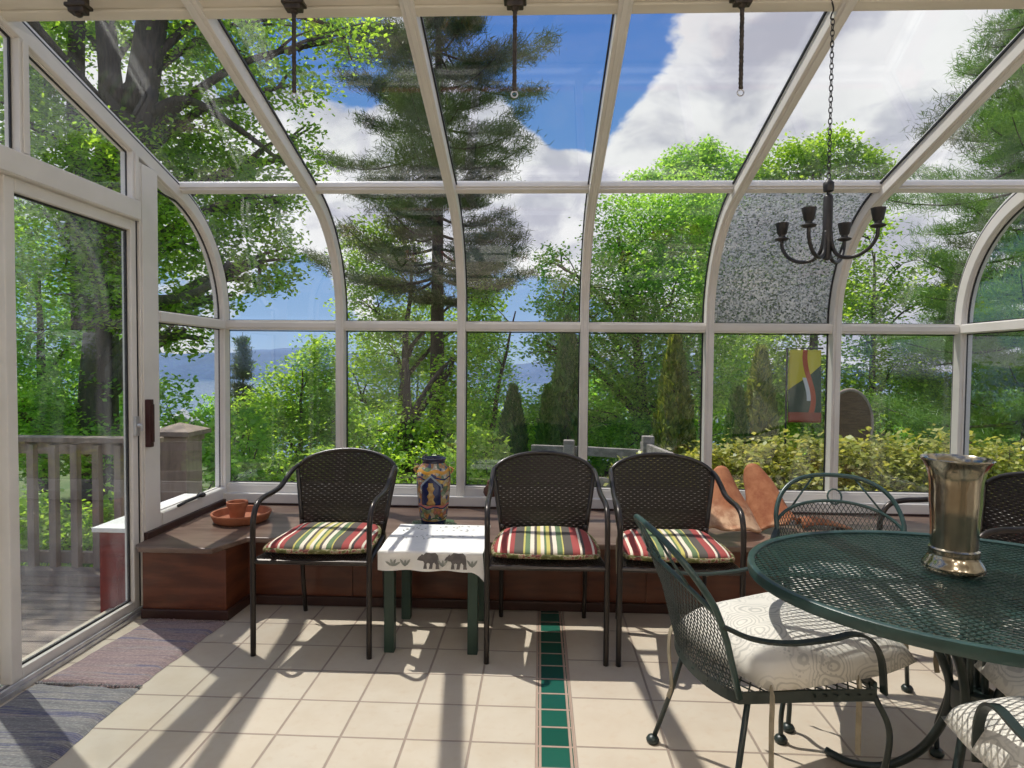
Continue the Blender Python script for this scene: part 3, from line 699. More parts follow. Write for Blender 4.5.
def make_iron():
    t = thing('iron_chair', (0, 0, 0), 0, '', 'chair', 'green mesh-back iron chairs round the oval table')
    b = MB(); P = [bS(-1, z) for z in (.42, .5, .58, .63)]+[bS(u, outer(u)) for u in [-.995+1.99*i/40 for i in range(41)]]+[bS(1, z) for z in (.63, .58, .5, .42)]
    b.tube(P, .0095, 8); b.obj('back_frame', iron_m, t, smooth=True)
    b = MB(); b.tube([bS(u, inner(u)) for u in [-1+2*i/30 for i in range(31)]], .007, 7)
    for s in (-1, 1): b.tube([bS(s*.62, inner(.62)), bS(s*.40, (inner(.5)+outer(.4))/2+.005), bS(s*.24, outer(.24))], .0042, 6)
    ring = [bS(.085*math.cos(a), .758+.030*math.sin(a)) for a in [2*PI*i/18 for i in range(18)]]; b.tube(ring, .004, 6, closed=True)
    b.obj('scroll_work', iron_m, t, smooth=True)
    b = emesh(lambda p, q: abs(q) < .298 and .425 < p < inner(q/.30)-.002, .42, .735, -.30, .30, .0140, .0086, .0026, .0020, lambda p, q: (bS(q/.30, p), bN(q/.30, p)))
    b.obj('back_mesh', irond_m, t)
    # seat ring
    rear = [bS(u, .42) for u in [-1+2*i/20 for i in range(21)]]
    front = [Vector(p) for p in ((.224, .09, .42), (.226, .0, .42), (.230, -.10, .42), (.236, -.20, .42), (.20, -.226, .42), (0, -.235, .42), (-.20, -.226, .42), (-.236, -.20, .42), (-.230, -.10, .42), (-.226, .0, .42), (-.224, .09, .42))]
    ringp = rear+front
    b = MB()
    n = len(ringp)
    vs = []; cen = Vector((0, 0, .42))
    for p in ringp:
        d = (p-cen); d.z = 0; d.normalize()
        for (o, z) in ((.004, .016), (.004, -.016), (-.004, -.016), (-.004, .016)): vs.append(p+d*o+Vector((0, 0, z)))
    b.add(vs, [(i*4+k, ((i+1) % n)*4+k, ((i+1) % n)*4+(k+1) % 4, i*4+(k+1) % 4) for i in range(n) for k in range(4)])
    b.obj('seat_frame', irond_m, t)
    def inpoly(x, y):
        c = False
        for i in range(n):
            a, bb = ringp[i], ringp[i-1]
            if (a.y > y) != (bb.y > y) and x < (bb.x-a.x)*(y-a.y)/(bb.y-a.y)+a.x: c = not c
        return c
    emesh(inpoly, -.24, .24, -.24, .24, .026, .016, .004, .0025, lambda p, q: (Vector((p, q, .424)), Vector((0, 0, 1)))).obj('seat_mesh', irond_m, t)
    for s in (-1, 1):
        b = MB(); b.tube(spline([bS(s, .625), (s*.260, .165, .598), (s*.270, .07, .588), (s*.272, -.04, .596), (s*.268, -.11, .606), (s*.258, -.165, .585), (s*.248, -.205, .525), (s*.240, -.222, .425)], 7), 1, flat=(.021, .007))
        b.obj('arm', irond_m, t, smooth=30)
        b = MB(); b.tube(spline([(s*.232, -.20, .415), (s*.250, -.232, .33), (s*.246, -.225, .22), (s*.230, -.195, .11), (s*.232, -.195, .02)], 6), .0085, 8)
        lg = b.obj('leg', irond_m, t, smooth=True)
        b = MB(); b.lathe([(.008, 0), (.02, .001), (.023, .012), (.017, .022), (.006, .028)], (s*.232, -.195, 0), 16); b.obj('foot_glide', irond_m, lg, smooth=True)
        b = MB(); b.tube([(s*.212, .15, .415), (s*.240, .19, .22), (s*.266, .250, .02)], .0085, 8); lg = b.obj('leg', irond_m, t, smooth=True)
        b = MB(); b.lathe([(.008, 0), (.02, .001), (.023, .012), (.017, .022), (.006, .028)], (s*.267, .254, 0), 16); b.obj('foot_glide', irond_m, lg, smooth=True)
    return t
TX, TY, TA, TB, TR = 1.25, 1.784, .608, .512, -.128
iron = make_iron()
chairs = [(.708, 1.915, R_(97.5), 'green mesh-back iron chair at the left end of the table, seen from behind'),
          (1.20, 2.37, R_(-15), 'green iron chair on the window side, arched back above the table top'),
          (1.235, 1.185, R_(177), 'green iron chair nearest the camera, only an arm and a cushion corner showing'),
          (1.62, 1.75, R_(-104), 'green iron chair right of the table legs, mostly hidden under the mesh table top')]
clab = ['pale paisley cushion with hanging ties on the left iron chair', 'pale paisley cushion under the table on the window side iron chair', 'pale paisley cushion on the nearest iron chair, mesh shadows across it', 'pale paisley cushion glimpsed beyond the table legs']
for i, (x, y, rz, lab) in enumerate(chairs):
    t = iron if i == 0 else copy_tree(iron)
    t.location = (x, y, 0); t.rotation_euler = (0, 0, rz); t['label'] = lab
    c = thing('seat_cushion', (x, y, .427), rz+(.26, -.03, .02, .0)[i], clab[i], 'cushion', 'paisley cushions on the iron chairs')
    mb = pillow((.52, .60, .53, .53)[i], .45, .55, .128, n=26, seed=20+i, lump=.006, pinch=3.4, rnd=.07 if i != 1 else .12, drop=.17)
    mb.v = [(p[0], p[1]-.085, p[2]+(.010*max(0, -p[1]-.12)/.1)) for p in mb.v]
    o = mb.obj('cover', [paisley_m, under_m], c, smooth=True); weld(o)
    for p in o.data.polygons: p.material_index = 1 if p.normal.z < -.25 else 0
    for s in (-1, 1):
        for (yy, L) in ((.16, .17), (-.12, .13)):
            b = MB(); x0 = s*(.215 if yy > 0 else .238); b.tube(spline([(x0*.95, yy, .03), (x0*1.06, yy+.015, .012), (x0*1.08, yy+.02, -.06), (x0*1.05, yy+.012, -L), (x0*1.08, yy+.02, -L-.05)], 5), [1]*5*4+[1], flat=(.016, .003), up=(0, 1, 0)); b.obj('tie', tie_m, c)
t = thing('oval_mesh_table', (TX, TY, 0), TR, 'large oval wrought-iron table with a dark green expanded-metal top', 'table')
b = emesh(lambda p, q: (p/(TA-.018))**2+(q/(TB-.018))**2 < 1, -.62, .62, -.52, .52, .0185, .0100, .0034, .003, lambda p, q: (Vector((p, q, .7105)), Vector((0, 0, 1))))
b.obj('mesh_top', iron_m, t)
b = MB(); n = 96; vs = []
sec = [(0, .7195), (-.004, .7225), (-.014, .7225), (-.020, .718), (-.020, .706), (-.012, .703), (-.006, .690), (-.001, .690), (.002, .704)]
for i in range(n):
    a = 2*PI*i/n; p = Vector((TA*math.cos(a), TB*math.sin(a), 0)); nn = Vector((math.cos(a)/TA, math.sin(a)/TB, 0)).normalized()
    vs += [p+nn*o+Vector((0, 0, z)) for o, z in sec]
q = len(sec); b.add(vs, [(i*q+k, ((i+1) % n)*q+k, ((i+1) % n)*q+(k+1) % q, i*q+(k+1) % q) for i in range(n) for k in range(q)])
b.obj('rim', iron_m, t, smooth=40)
for i in range(4):
    a = R_((36, 128, 218, 308)[i])-TR; c, s = math.cos(a), math.sin(a)
    P = [(.34, .70), (.29, .655), (.20, .60), (.115, .52), (.066, .43), (.056, .36), (.075, .27), (.13, .16), (.22, .065), (.32, .018), (.385, .0135), (.41, .015)]
    b = MB(); b.tube(spline([(r*c, r*s, z) for r, z in P], 6), .0125, 8, flat=None); b.obj('leg', irond_m, t, smooth=True)
b = MB(); b.lathe([(.030, .345), (.052, .345), (.052, .405), (.030, .405)], n=24); b.obj('leg_collar', irond_m, t, smooth=40)
b = MB()
for i in range(4):
    a = PI/4+i*PI/2; b.tube([(.028*math.cos(a), .028*math.sin(a), .30), (.028*math.cos(a), .028*math.sin(a), .706)], .009, 8)
b.obj('centre_rods', irond_m, t, smooth=True)
b = MB(); b.tube([(TA*.97*math.cos(0), 0, .702), (-TA*.97, 0, .702)], 1, flat=(.02, .008), up=(0, 0, 1)); b.tube([(0, TB*.97, .702), (0, -TB*.97, .702)], 1, flat=(.02, .008), up=(0, 0, 1))
b.obj('cross_brace', irond_m, t)

# ------------------------------------------------------------------ metal vase
silver_m = M_plain('polished pewter brass', (.42, .375, .29), (.33, .29, .22), 9, .15, 1., bump=.02)
b = MB(); pr0 = [(.05, .002), (.078, .0), (.081, .006), (.080, .014), (.071, .026), (.064, .040), (.063, .047), (.069, .052), (.069, .060), (.063, .064), (.0635, .08), (.064, .12), (.066, .16), (.070, .20), (.077, .235), (.088, .265), (.104, .292), (.124, .314), (.134, .321), (.136, .325), (.133, .328), (.120, .318), (.098, .292), (.082, .262), (.070, .22), (.060, .12), (.056, .075), (.01, .07)]
pr = [(r if z < .052 else r*.93 if z < .1 else r*.93*(1-.27*min(1, max(0, (z-.2)/.1))), z) for r, z in pr0]
b.lathe(pr, (0, 0, 0), 80, rmod=lambda a, z: 1+(.022*abs(math.cos(5*a)) if .07 < z < .3 else 0))
o = b.obj('metal_vase', silver_m, smooth=40); o.location = (1.240, 1.868, .7235)
tag(o, 'tall flared pewter vase standing on the mesh table top', 'vase')

# ------------------------------------------------------------------ chandelier
black_m = M_plain('black wrought iron', (.012, .011, .012), (.02, .018, .02), 25, .45, spec=.5)
cx, cyy = 1.052, 2.31
t = thing('chandelier', (cx, cyy, 1.706), 0, 'small black iron four-arm candle chandelier hanging on a chain', 'chandelier')
b = MB(); b.lathe([(.004, -.004), (.014, .0), (.0165, .03), (.0165, .222), (.013, .230), (.006, .233), (.006, .240), (.017, .244), (.0185, .257), (.0185, .274), (.011, .281), (.004, .29)], n=20); b.obj('stem', black_m, t, smooth=50)
for i in range(4):
    a = R_(45+90*i); c, s = .96*math.cos(a), .96*math.sin(a); dz = -.035
    P = [(.012, .135), (.016, .095), (.03, .055), (.06, .035), (.105, .036), (.145, .057), (.168, .09), (.172, .115), (.172, .125)]
    b = MB(); b.tube(spline([(r*c, r*s, z+dz) for r, z in P], 6), .0068, 8); ar = b.obj('arm', black_m, t, smooth=True)
    b = MB(); b.lathe([(.006, .122), (.022, .126), (.026, .131), (.022, .134), (.012, .138), (.012, .145), (.017, .15), (.0235, .184), (.0245, .190), (.020, .190), (.016, .16), (.004, .155)], (.172*c, .172*s, dz), 20); b.obj('candle_cup', black_m, ar, smooth=40)
b = MB()
def link(c, L, w, r, ax):
    P = []
    for k in range(14):
        a = 2*PI*k/14; p = Vector((w*math.cos(a), 0, L*math.sin(a))); P.append(Matrix.Rotation(ax, 3, 'Z') @ p+Vector(c))
    b.tube(P, r, 5, closed=True)
z = .299; i = 0
while z < .862: link((0, 0, z), .0125, .0062, .0018, i*PI/2); z += .0195; i += 1
b.obj('chain', black_m, t, smooth=True)
b = MB(); b.tube(spline([(.002, .0, .852), (-.007, 0, .858), (-.004, 0, .872), (.002, 0, .89), (-.004, .0, .915), (-.016, .0, .94), (-.018, .01, .957), (-.008, .018, .964)], 6), .0028, 7); b.obj('hook', black_m, t, smooth=True)
# ------------------------------------------------------------------ roof-vent operators
brown_m = M_plain('dark bronze casting', (.04, .03, .022), (.075, .058, .042), 40, .45, .4)
for k in range(4):
    x = Xk[k]+BAY/2; lab = ['dark bronze roof vent operator without a rod, in the corner bay', 'roof vent operator with a hanging rod in front of oak leaves and cloud', 'roof vent operator with a hanging rod beside the tall pine top', 'roof vent operator with a hanging rod against white cloud'][k]
    t = thing('vent_operator', (x, 2.24, 2.655), 0, lab, 'window operator', 'roof vent operators along the beam')
    b = MB(); b.box(-.03, .03, -.018, .018, -.08, .03); b.box(-.04, .04, -.024, .024, -.062, -.048); b.lathe([(.006, -.092), (.014, -.087), (.016, -.078)], n=12); b.obj('housing', brown_m, t, bevel=.004)
    b = MB()
    for s in (-1, 1): b.tube([(s*.03, .004, -.01), (s*.20, .012, -.006), (s*.30, .02, .0)], .0035, 6)
    b.obj('linkage_arm', beam_m, t)
    if k:
        b = MB(); nn = 40; b.tube([(.0005*math.sin(i), .0, -.075-.295*i/nn) for i in range(nn+1)], [.0085 if i % 2 else .0068 for i in range(nn+1)], 8)
        rd = b.obj('rod', brown_m, t, smooth=True)
        b = MB(); b.tube([(.011*math.cos(a), 0, -.381+.011*math.sin(a)) for a in [2*PI*i/16 for i in range(16)]], .0028, 6, closed=True); b.obj('ring', alu_m, rd, smooth=True)
# ------------------------------------------------------------------ sky and sun
def pdir(px, py): return (_f+_R*((px-512)/F_PX)+_U*((384-py)/F_PX)).normalized()
w = bpy.data.worlds.new('sky'); SC.world = w; w.use_nodes = True
k = N('sky', world=w); g = k.n('ShaderNodeTexCoord').outputs['Generated']
X, Y, Z = k.xyz(g)
warp = k.n('ShaderNodeTexNoise', {'Vector': g, 'Scale': 3.2, 'Detail': 3.})
gw = k.n('ShaderNodeVectorMath', {0: g, 1: k.n('ShaderNodeVectorMath', {0: warp.outputs['Color'], 'Scale': .14}, operation='SCALE').outputs[0]}, operation='ADD').outputs[0]
gs = k.scaled(gw, (1, 1, 1.7))
n1 = k.noise(gs, 4.2, 9, .58); dens = n1
for px, py, r, a in ((350, 45, 70, -.30), (310, 262, 80, -.36), (585, 45, 85, -.34), (535, 265, 80, -.36), (680, 26, 90, -.55), (405, 60, 60, -.2), (230, 230, 60, -.05),
                     (265, 105, 120, .24), (310, 150, 90, .24), (400, 150, 80, .16), (280, 212, 60, .2), (470, 150, 120, .17), (560, 160, 110, .22), (690, 110, 120, .22), (800, 80, 120, .24), (860, 100, 170, .26), (980, 60, 160, .2), (60, 60, 120, .1), (290, 338, 90, .3), (920, 345, 60, .14)):
    d = pdir(px, py); dt = k.n('ShaderNodeVectorMath', {0: gw, 1: tuple(d)}, operation='DOT_PRODUCT').outputs['Value']
    L = k.n('ShaderNodeVectorMath', {0: gw}, operation='LENGTH').outputs['Value']; dt = k.math('DIVIDE', dt, L)
    ra = r/F_PX; dens = k.math('ADD', dens, k.math('MULTIPLY', k.rng(dt, math.cos(ra*1.35), 1.0), a))
cl_m = k.rng(dens, .475, .565)
n2 = k.noise(gs, 7.5, 6, .55); n3 = k.noise(k.scaled(gw, (1, 1, 1.2)), 2.6, 4, .5)
white = k.mix(k.rng(n2, .36, .58), (.56, .57, .67), (.98, .98, 1.0))
thick = k.rng(dens, .62, .95)
dg = pdir(880, 140); dt = k.n('ShaderNodeVectorMath', {0: g, 1: tuple(dg)}, operation='DOT_PRODUCT').outputs['Value']
grey = k.math('MULTIPLY', k.rng(dt, math.cos(.42), 1.), k.rng(n3, .35, .62))
white = k.mix(k.math('MULTIPLY', grey, .55), white, (.42, .42, .50))
blue = k.ramp(Z, [(0, (.42, .58, .80)), (.06, (.33, .51, .80)), (.22, (.17, .36, .72)), (.5, (.085, .225, .62)), (1, (.05, .15, .48))])
sky = k.mix(cl_m, blue, white)
sky = k.mix(k.rng(Z, -.02, .0), (.10, .13, .07), sky)
SKY_STRENGTH = 1.0
o = k.n('ShaderNodeOutputWorld'); bg = k.n('ShaderNodeBackground', {0: sky, 1: SKY_STRENGTH}); k.tree.links.new(bg.outputs[0], o.inputs[0])
sl = bpy.data.lights.new('sun', 'SUN'); sl.energy = 4.6; sl.angle = R_(.6); sl.color = (1, .955, .88)
so = bpy.data.objects.new('sun', sl); COL.objects.link(so)
so.rotation_euler = Vector((-.40, .30, 1)).to_track_quat('Z', 'Y').to_euler()

for x_, y_ in ((-1.2, -1.6), (.6, -1.6), (2.0, -1.6), (.4, -.2)):  # unseen warm fill lamps, added behind the camera to brighten the interior
    pl = bpy.data.lights.new('added_fill_lamp', 'POINT'); pl.energy = 21; pl.shadow_soft_size = .2; pl.color = (1, .9, .8)
    po = bpy.data.objects.new('added_fill_lamp', pl); COL.objects.link(po); po.location = (x_, y_, 2.4)
# ------------------------------------------------------------------ ground, lake, far ridge
def gz(x, y):
    t = min(1, max(0, (y-9)/150)); return -.95-36*t**1.35+.12*math.sin(x*.6+1)*math.sin(y*.5)+.25*max(0, min(1, (x-1)/5))*max(0, 1-abs(y-6.5)/5)
b = MB(); ys = [4.15+ (i/46)**2.2*160 for i in range(47)]
ys[0] = 4.16
b.grid(lambda u, v: Vector(((u-.5)*2*(9+ys[round(v*46)]*1.5), ys[round(v*46)], gz((u-.5)*2*(9+ys[round(v*46)]*1.5), ys[round(v*46)]))), 50, 47)
grass_m = M_plain('meadow', (.07, .13, .03), (.13, .17, .055), .6, .9, bump=.4, bscale=20)
struct(b.obj('ground', grass_m, smooth=True))
b = MB(); b.box(-9, -2.0, -2, 4.2, -1.4, -1.0); struct(b.obj('ground_under_deck', grass_m))
b = MB(); b.box(-1500, 1500, 120, 1600, -39, -37.5); struct(b.obj('lake', M_plain('lake water', (.05, .13, .24), (.06, .15, .27), .02, .25)))
def ridge(name, Y0, Y1, hfun, col, seed):
    b = MB(); rr = random.Random(seed); ph = [rr.uniform(0, 6) for _ in range(5)]
    def fn(u, v):
        x = -2200+4400*u; h = hfun(x)+9*math.sin(x*.006+ph[0])+5*math.sin(x*.017+ph[1])+2*math.sin(x*.05+ph[2]); s = math.sin(PI*min(1, v*1.02))
        return Vector((x, Y0+(Y1-Y0)*v, -39+(h+38)*s**.8+1.5*math.sin(x*.1+v*9)*s))
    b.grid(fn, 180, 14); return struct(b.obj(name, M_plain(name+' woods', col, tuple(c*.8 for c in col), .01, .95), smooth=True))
ridge('haze_blue_hills', 1300, 1900, lambda x: 14+12*math.exp(-((x+600)/300)**2)-16*max(0, min(1, (x-100)/700)), (.10, .17, .30), 2)  # slate blue puts the distance haze into the woods' own colour

# ------------------------------------------------------------------ deck and railing
DZ = -.2
b = MB(); y = -1.0
while y < 4.3:
    b.box(-8.5, -2.31, y+.004, y+.136, DZ-.035, DZ); y += .14
b.box(-8.5, -2.31, 4.30, 4.335, DZ-.2, DZ-.0); b.box(-8.5, -2.31, -1, 4.3, DZ-.2, DZ-.04); struct(b.obj('deck', deck_m))
t = thing('deck_railing', (-2.62, 4.22, DZ), 0, 'weathered wooden deck railing with square balusters outside the sliding door', 'railing')
b = MB(); b.box(-5.6, 0, -.065, .065, .945, .98); b.box(-5.6, 0, -.025, .025, .86, .945); b.obj('top_rail', rail_m, t, bevel=.004)
b = MB(); b.box(-5.6, 0, -.022, .022, .09, .17); b.obj('bottom_rail', rail_m, t, bevel=.004)
x = -.10
while x > -5.5:
    b = MB(); b.box(x-.024, x+.024, -.066, -.022, .06, .93); b.obj('baluster', rail_m, t); x -= .155
b = MB(); b.box(-4.2, -.1, -.42, -.24, 0.0, .075); o = b.obj('deck_step', deck_m, None, bevel=.006); o.location = (-2.62, 4.42, DZ+.001)
tag(o, 'low weathered plank step at the edge of the deck below the railing', 'step')
t = pp_ = at(180, 428, 4.8)
t = thing('deck_post', (pp_.x, pp_.y, pp_.z-1.90), 0, 'square boarded deck post with a wide flat cap beyond the left window', 'post')
b = MB(); b.box(-.115, .115, -.115, .115, 0, 1.85); b.box(-.13, .13, -.13, .13, 1.80, 1.845); b.obj('shaft', rail_m, t, bevel=.006)
b = MB(); b.box(-.165, .165, -.165, .165, 1.85, 1.885); b.add([(-.16, -.16, 1.885), (.16, -.16, 1.885), (.16, .16, 1.885), (-.16, .16, 1.885), (0, 0, 1.945)], [(0, 1, 4), (1, 2, 4), (2, 3, 4), (3, 0, 4)]); b.obj('cap', rail_m, t)

# split-rail fence outside the middle windows
t = thing('rail_fence', (0, 0, 0), 0, 'grey weathered split-rail fence outside the middle windows', 'fence')
A, Bp, Cp, Dp = at(532, 449, 9.2), at(652, 455, 8.3), at(642, 447, 8.4), at(705, 474, 6.6)
for i, (p, q, ww) in enumerate(((A, Bp, .13), (Cp, Dp, .15), (A+Vector((0, .02, -.42)), Bp+Vector((0, .02, -.42)), .12))):
    b = MB(); b.tube([p, p.lerp(q, .5)+Vector((0, 0, .008)), q], 1, flat=(.06, ww), up=(0, 0, 1)); b.obj('rail', fence_m, t, bevel=.01)
for px, py, Yp in ((569, 440, 8.85), (648, 436, 8.25), (700, 470, 6.7)):
    p = at(px, py, Yp); b = MB(); b.box(p.x-.075, p.x+.075, p.y-.07, p.y+.07, gz(p.x, p.y)-.1, p.z); b.obj('post', fence_m, t, bevel=.012)

# far house roof among the trees
h = at(182, 428, 24); t = thing('cottage', (h.x, h.y, h.z-3.2), .5, 'small pale roofed cottage far below among the trees', 'house')
hw_m = M_plain('pale shingles', (.46, .46, .48), (.38, .38, .41), 6, .8); 
b = MB(); b.box(-1.1, 1.1, -1.4, 1.4, -3, 2.9); b.prism([(-1.1, 2.9), (1.1, 2.9), (0, 3.75)], -1.4, 1.4, Matrix(((1, 0, 0, 0), (0, 0, 1, 0), (0, 1, 0, 0), (0, 0, 0, 1)))); b.obj('walls', white_wall_m, t)
b = MB()
for s in (-1, 1): b.add([(s*1.35, -1.6, 2.70), (0, -1.6, 3.78), (0, 1.6, 3.78), (s*1.35, 1.6, 2.70), (s*1.35, -1.6, 2.80), (0, -1.6, 3.88), (0, 1.6, 3.88), (s*1.35, 1.6, 2.80)], [(0, 1, 2, 3), (7, 6, 5, 4), (0, 4, 5, 1), (2, 6, 7, 3), (0, 3, 7, 4)])
b.obj('roof', hw_m, t)

# ------------------------------------------------------------------ leaves
def leaf_mat(name, cols, trans=.6, tboost=1.35, gloss=.025):
    k = N(name); g = k.n('ShaderNodeNewGeometry').outputs['Random Per Island']
    c = k.ramp(g, [(i/(len(cols)-1), x) for i, x in enumerate(cols)])
    tc = k.mix(1., c, (1.4*tboost, 1.3*tboost, .6*tboost), 'MULTIPLY')
    s = k.n('ShaderNodeMixShader', {0: trans, 1: k.n('ShaderNodeBsdfDiffuse', {0: c}).outputs[0], 2: k.n('ShaderNodeBsdfTranslucent', {0: tc}).outputs[0]}).outputs[0]
    s = k.n('ShaderNodeMixShader', {0: gloss, 1: s, 2: k.n('ShaderNodeBsdfGlossy', {0: (.8, .85, .8), 'Roughness': .35}).outputs[0]}).outputs[0]
    return k.out(s)
oak_m = leaf_mat('oak leaves', [(0.105, 0.210, 0.035), (0.210, 0.367, 0.053), (0.315, 0.508, 0.079), (0.473, 0.647, 0.105)])
maple_m = leaf_mat('maple leaves', [(0.122, 0.263, 0.053), (0.210, 0.403, 0.079), (0.297, 0.525, 0.105), (0.403, 0.630, 0.140)])
light_m = leaf_mat('young light leaves', [(0.154, 0.280, 0.049), (0.252, 0.406, 0.070), (0.378, 0.546, 0.105)])
hedge_m = leaf_mat('yellow green hedge leaves', [(.12, .145, .03), (.26, .30, .06), (.40, .41, .11), (.50, .48, .21)], .4)
pine_m = leaf_mat('pine needles', [(.065, .10, .045), (.095, .145, .06), (.14, .19, .085)], .3, 1., .03)
brightpine_m = leaf_mat('fresh pine needles', [(0.084, 0.196, 0.056), (0.140, 0.280, 0.070), (0.196, 0.364, 0.084)], .4, 1.1, .03)
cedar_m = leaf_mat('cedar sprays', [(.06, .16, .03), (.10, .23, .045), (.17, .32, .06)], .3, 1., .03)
bark_m = M_plain('grey bark', (.10, .075, .06), (.05, .038, .032), 9, .9, stretch=(3, 3, .5), bump=.8)
pinebark_m = M_plain('pine bark', (.085, .06, .05), (.045, .034, .03), 9, .9, stretch=(3, 3, .5), bump=.8)
def leaf_quads(name, P, L, Wd, mat, parent, up=.45, dirs=None, jit=.35, rng=None, partname='crown'):
    rng = rng or RNG; n = len(P); L = L*(1+jit*(rng.random(n)-.5)*2)
    nr = rng.normal(size=(n, 3)); nr[:, 2] = np.abs(nr[:, 2])+up*2; nr /= np.linalg.norm(nr, axis=1)[:, None]
    a = rng.normal(size=(n, 3)) if dirs is None else dirs+rng.normal(size=(n, 3))*.35
    if dirs is None: a -= nr*np.sum(a*nr, 1)[:, None]
    a /= np.linalg.norm(a, axis=1)[:, None]+1e-9
    bb = np.cross(nr, a); bb /= np.linalg.norm(bb, axis=1)[:, None]+1e-9
    V = np.empty((n, 4, 3)); h = (L/2)[:, None]; wv = (L*Wd/2)[:, None]
    V[:, 0] = P-a*h; V[:, 1] = P+bb*wv-a*h*.1; V[:, 2] = P+a*h; V[:, 3] = P-bb*wv-a*h*.1
    me = npmesh(name, V.reshape(-1, 3), np.arange(n*4).reshape(n, 4))
    return mesh_obj(partname, me, mat, parent)
def lobe_points(c, r, n, rng, per=26, flat=.55, shell=.42):
    kk = max(3, n//per); d = rng.normal(size=(kk, 3)); d /= np.linalg.norm(d, axis=1)[:, None]
    rad = (rng.random(kk)*(1-shell)+shell)**.8; T = d*rad[:, None]
    idx = rng.integers(0, kk, n); mr = float(np.mean(r)); sg = np.array([.15, .15, .15*flat])*mr+np.array([.05, .05, .03])
    return np.array(c)+T[idx]*np.array(r)+rng.normal(size=(n, 3))*sg, np.array(c)+T*np.array(r)
COVER = 1.75
def tree(name, lab, cat, base, lobes, mat, leaf=.11, wd=.62, cover=2.2, trunk=.14, lean=None, seed=0, group=None, bark=None, fork=None, per=26, flat=.55, shell=.42, limbs=True, twigs=5):
    """base (x,y); lobes [(px,py,rpx,rpy,Y[,cover])] read off the photo at distance Y"""
    rng = np.random.default_rng(seed); rr = random.Random(seed); x0, y0 = base; z0 = gz(x0, y0)-.05
    t = thing(name, (x0, y0, z0), 0, lab, cat, group); org = np.array((x0, y0, z0)); PS = []; tb = MB(); ends = []
    LB = []
    for lb in lobes:
        px, py, rx, ry, Yd = lb[:5]; cv = lb[5] if len(lb) > 5 else 1.
        c = at(px, py, Yd); s = m_per_px(Yd); r = (rx*s, (rx+ry)*.5*s*.9, ry*s); LB.append((c, r, cv))
    top = max(LB, key=lambda q: q[0].z); cen = sum((q[0] for q in LB), Vector())/len(LB)
    ax = [Vector((0, 0, 0))]
    tgt = Vector(lean) if lean is not None else Vector((cen.x-x0, cen.y-y0, 0))
    H = max(.6, top[0].z-z0)
    for i in range(1, 9):
        q = i/8; ax.append(Vector((tgt.x*q**1.5+.05*rr.uniform(-1, 1)*trunk*6*q, tgt.y*q**1.5, H*q*.93)))
    tb.tube(spline(ax, 4), [trunk*(1.25 if i == 0 else 1)*(1-.82*i/32) for i in range(33)], 9)
    for c, r, cv in LB:
        n = int(COVER*cover*cv*PI*r[0]*r[2]/(leaf*leaf*wd*.5)); p, T = lobe_points(c, r, n, rng, per, flat, shell); PS.append(p)
        if limbs:
            lc = Vector(c)-Vector((x0, y0, z0)); hz = min(H*.85, max(H*.18, lc.z-.55*math.hypot(lc.x, lc.y)-.4)); q = max(0, min(1, hz/(H*.93)))
            st = Vector((tgt.x*q**1.5, tgt.y*q**1.5, H*.93*q)); r0 = max(.012, trunk*(1-.8*q)*.6)
            md = st.lerp(lc, .5)+Vector((0, 0, .12*(lc-st).length)); tb.tube(spline([st, md, lc], 5), [r0*(1-.7*i/10) for i in range(11)], 6)
            for _ in range(twigs):
                e = Vector(T[rr.randrange(len(T))])-Vector((x0, y0, z0)); s2 = md.lerp(lc, rr.uniform(.2, 1)); tb.tube(spline([s2, s2.lerp(e, .5)+Vector((0, 0, .08)), e], 3), [r0*.32*(1-.8*i/6)+.003 for i in range(7)], 4)
    leaf_quads(name+'_crown', np.concatenate(PS)-org, leaf, wd, mat, t, rng=rng)
    if fork:
        for f in fork: tb.tube(spline([Vector(p)-Vector((x0, y0, z0)) for p in f[0]], 6), [f[1]*(1-f[2]*i/(6*(len(f[0])-1))) for i in range(6*(len(f[0])-1)+1)], 10)
    tb.obj('trunk', bark or bark_m, t, smooth=True); return t
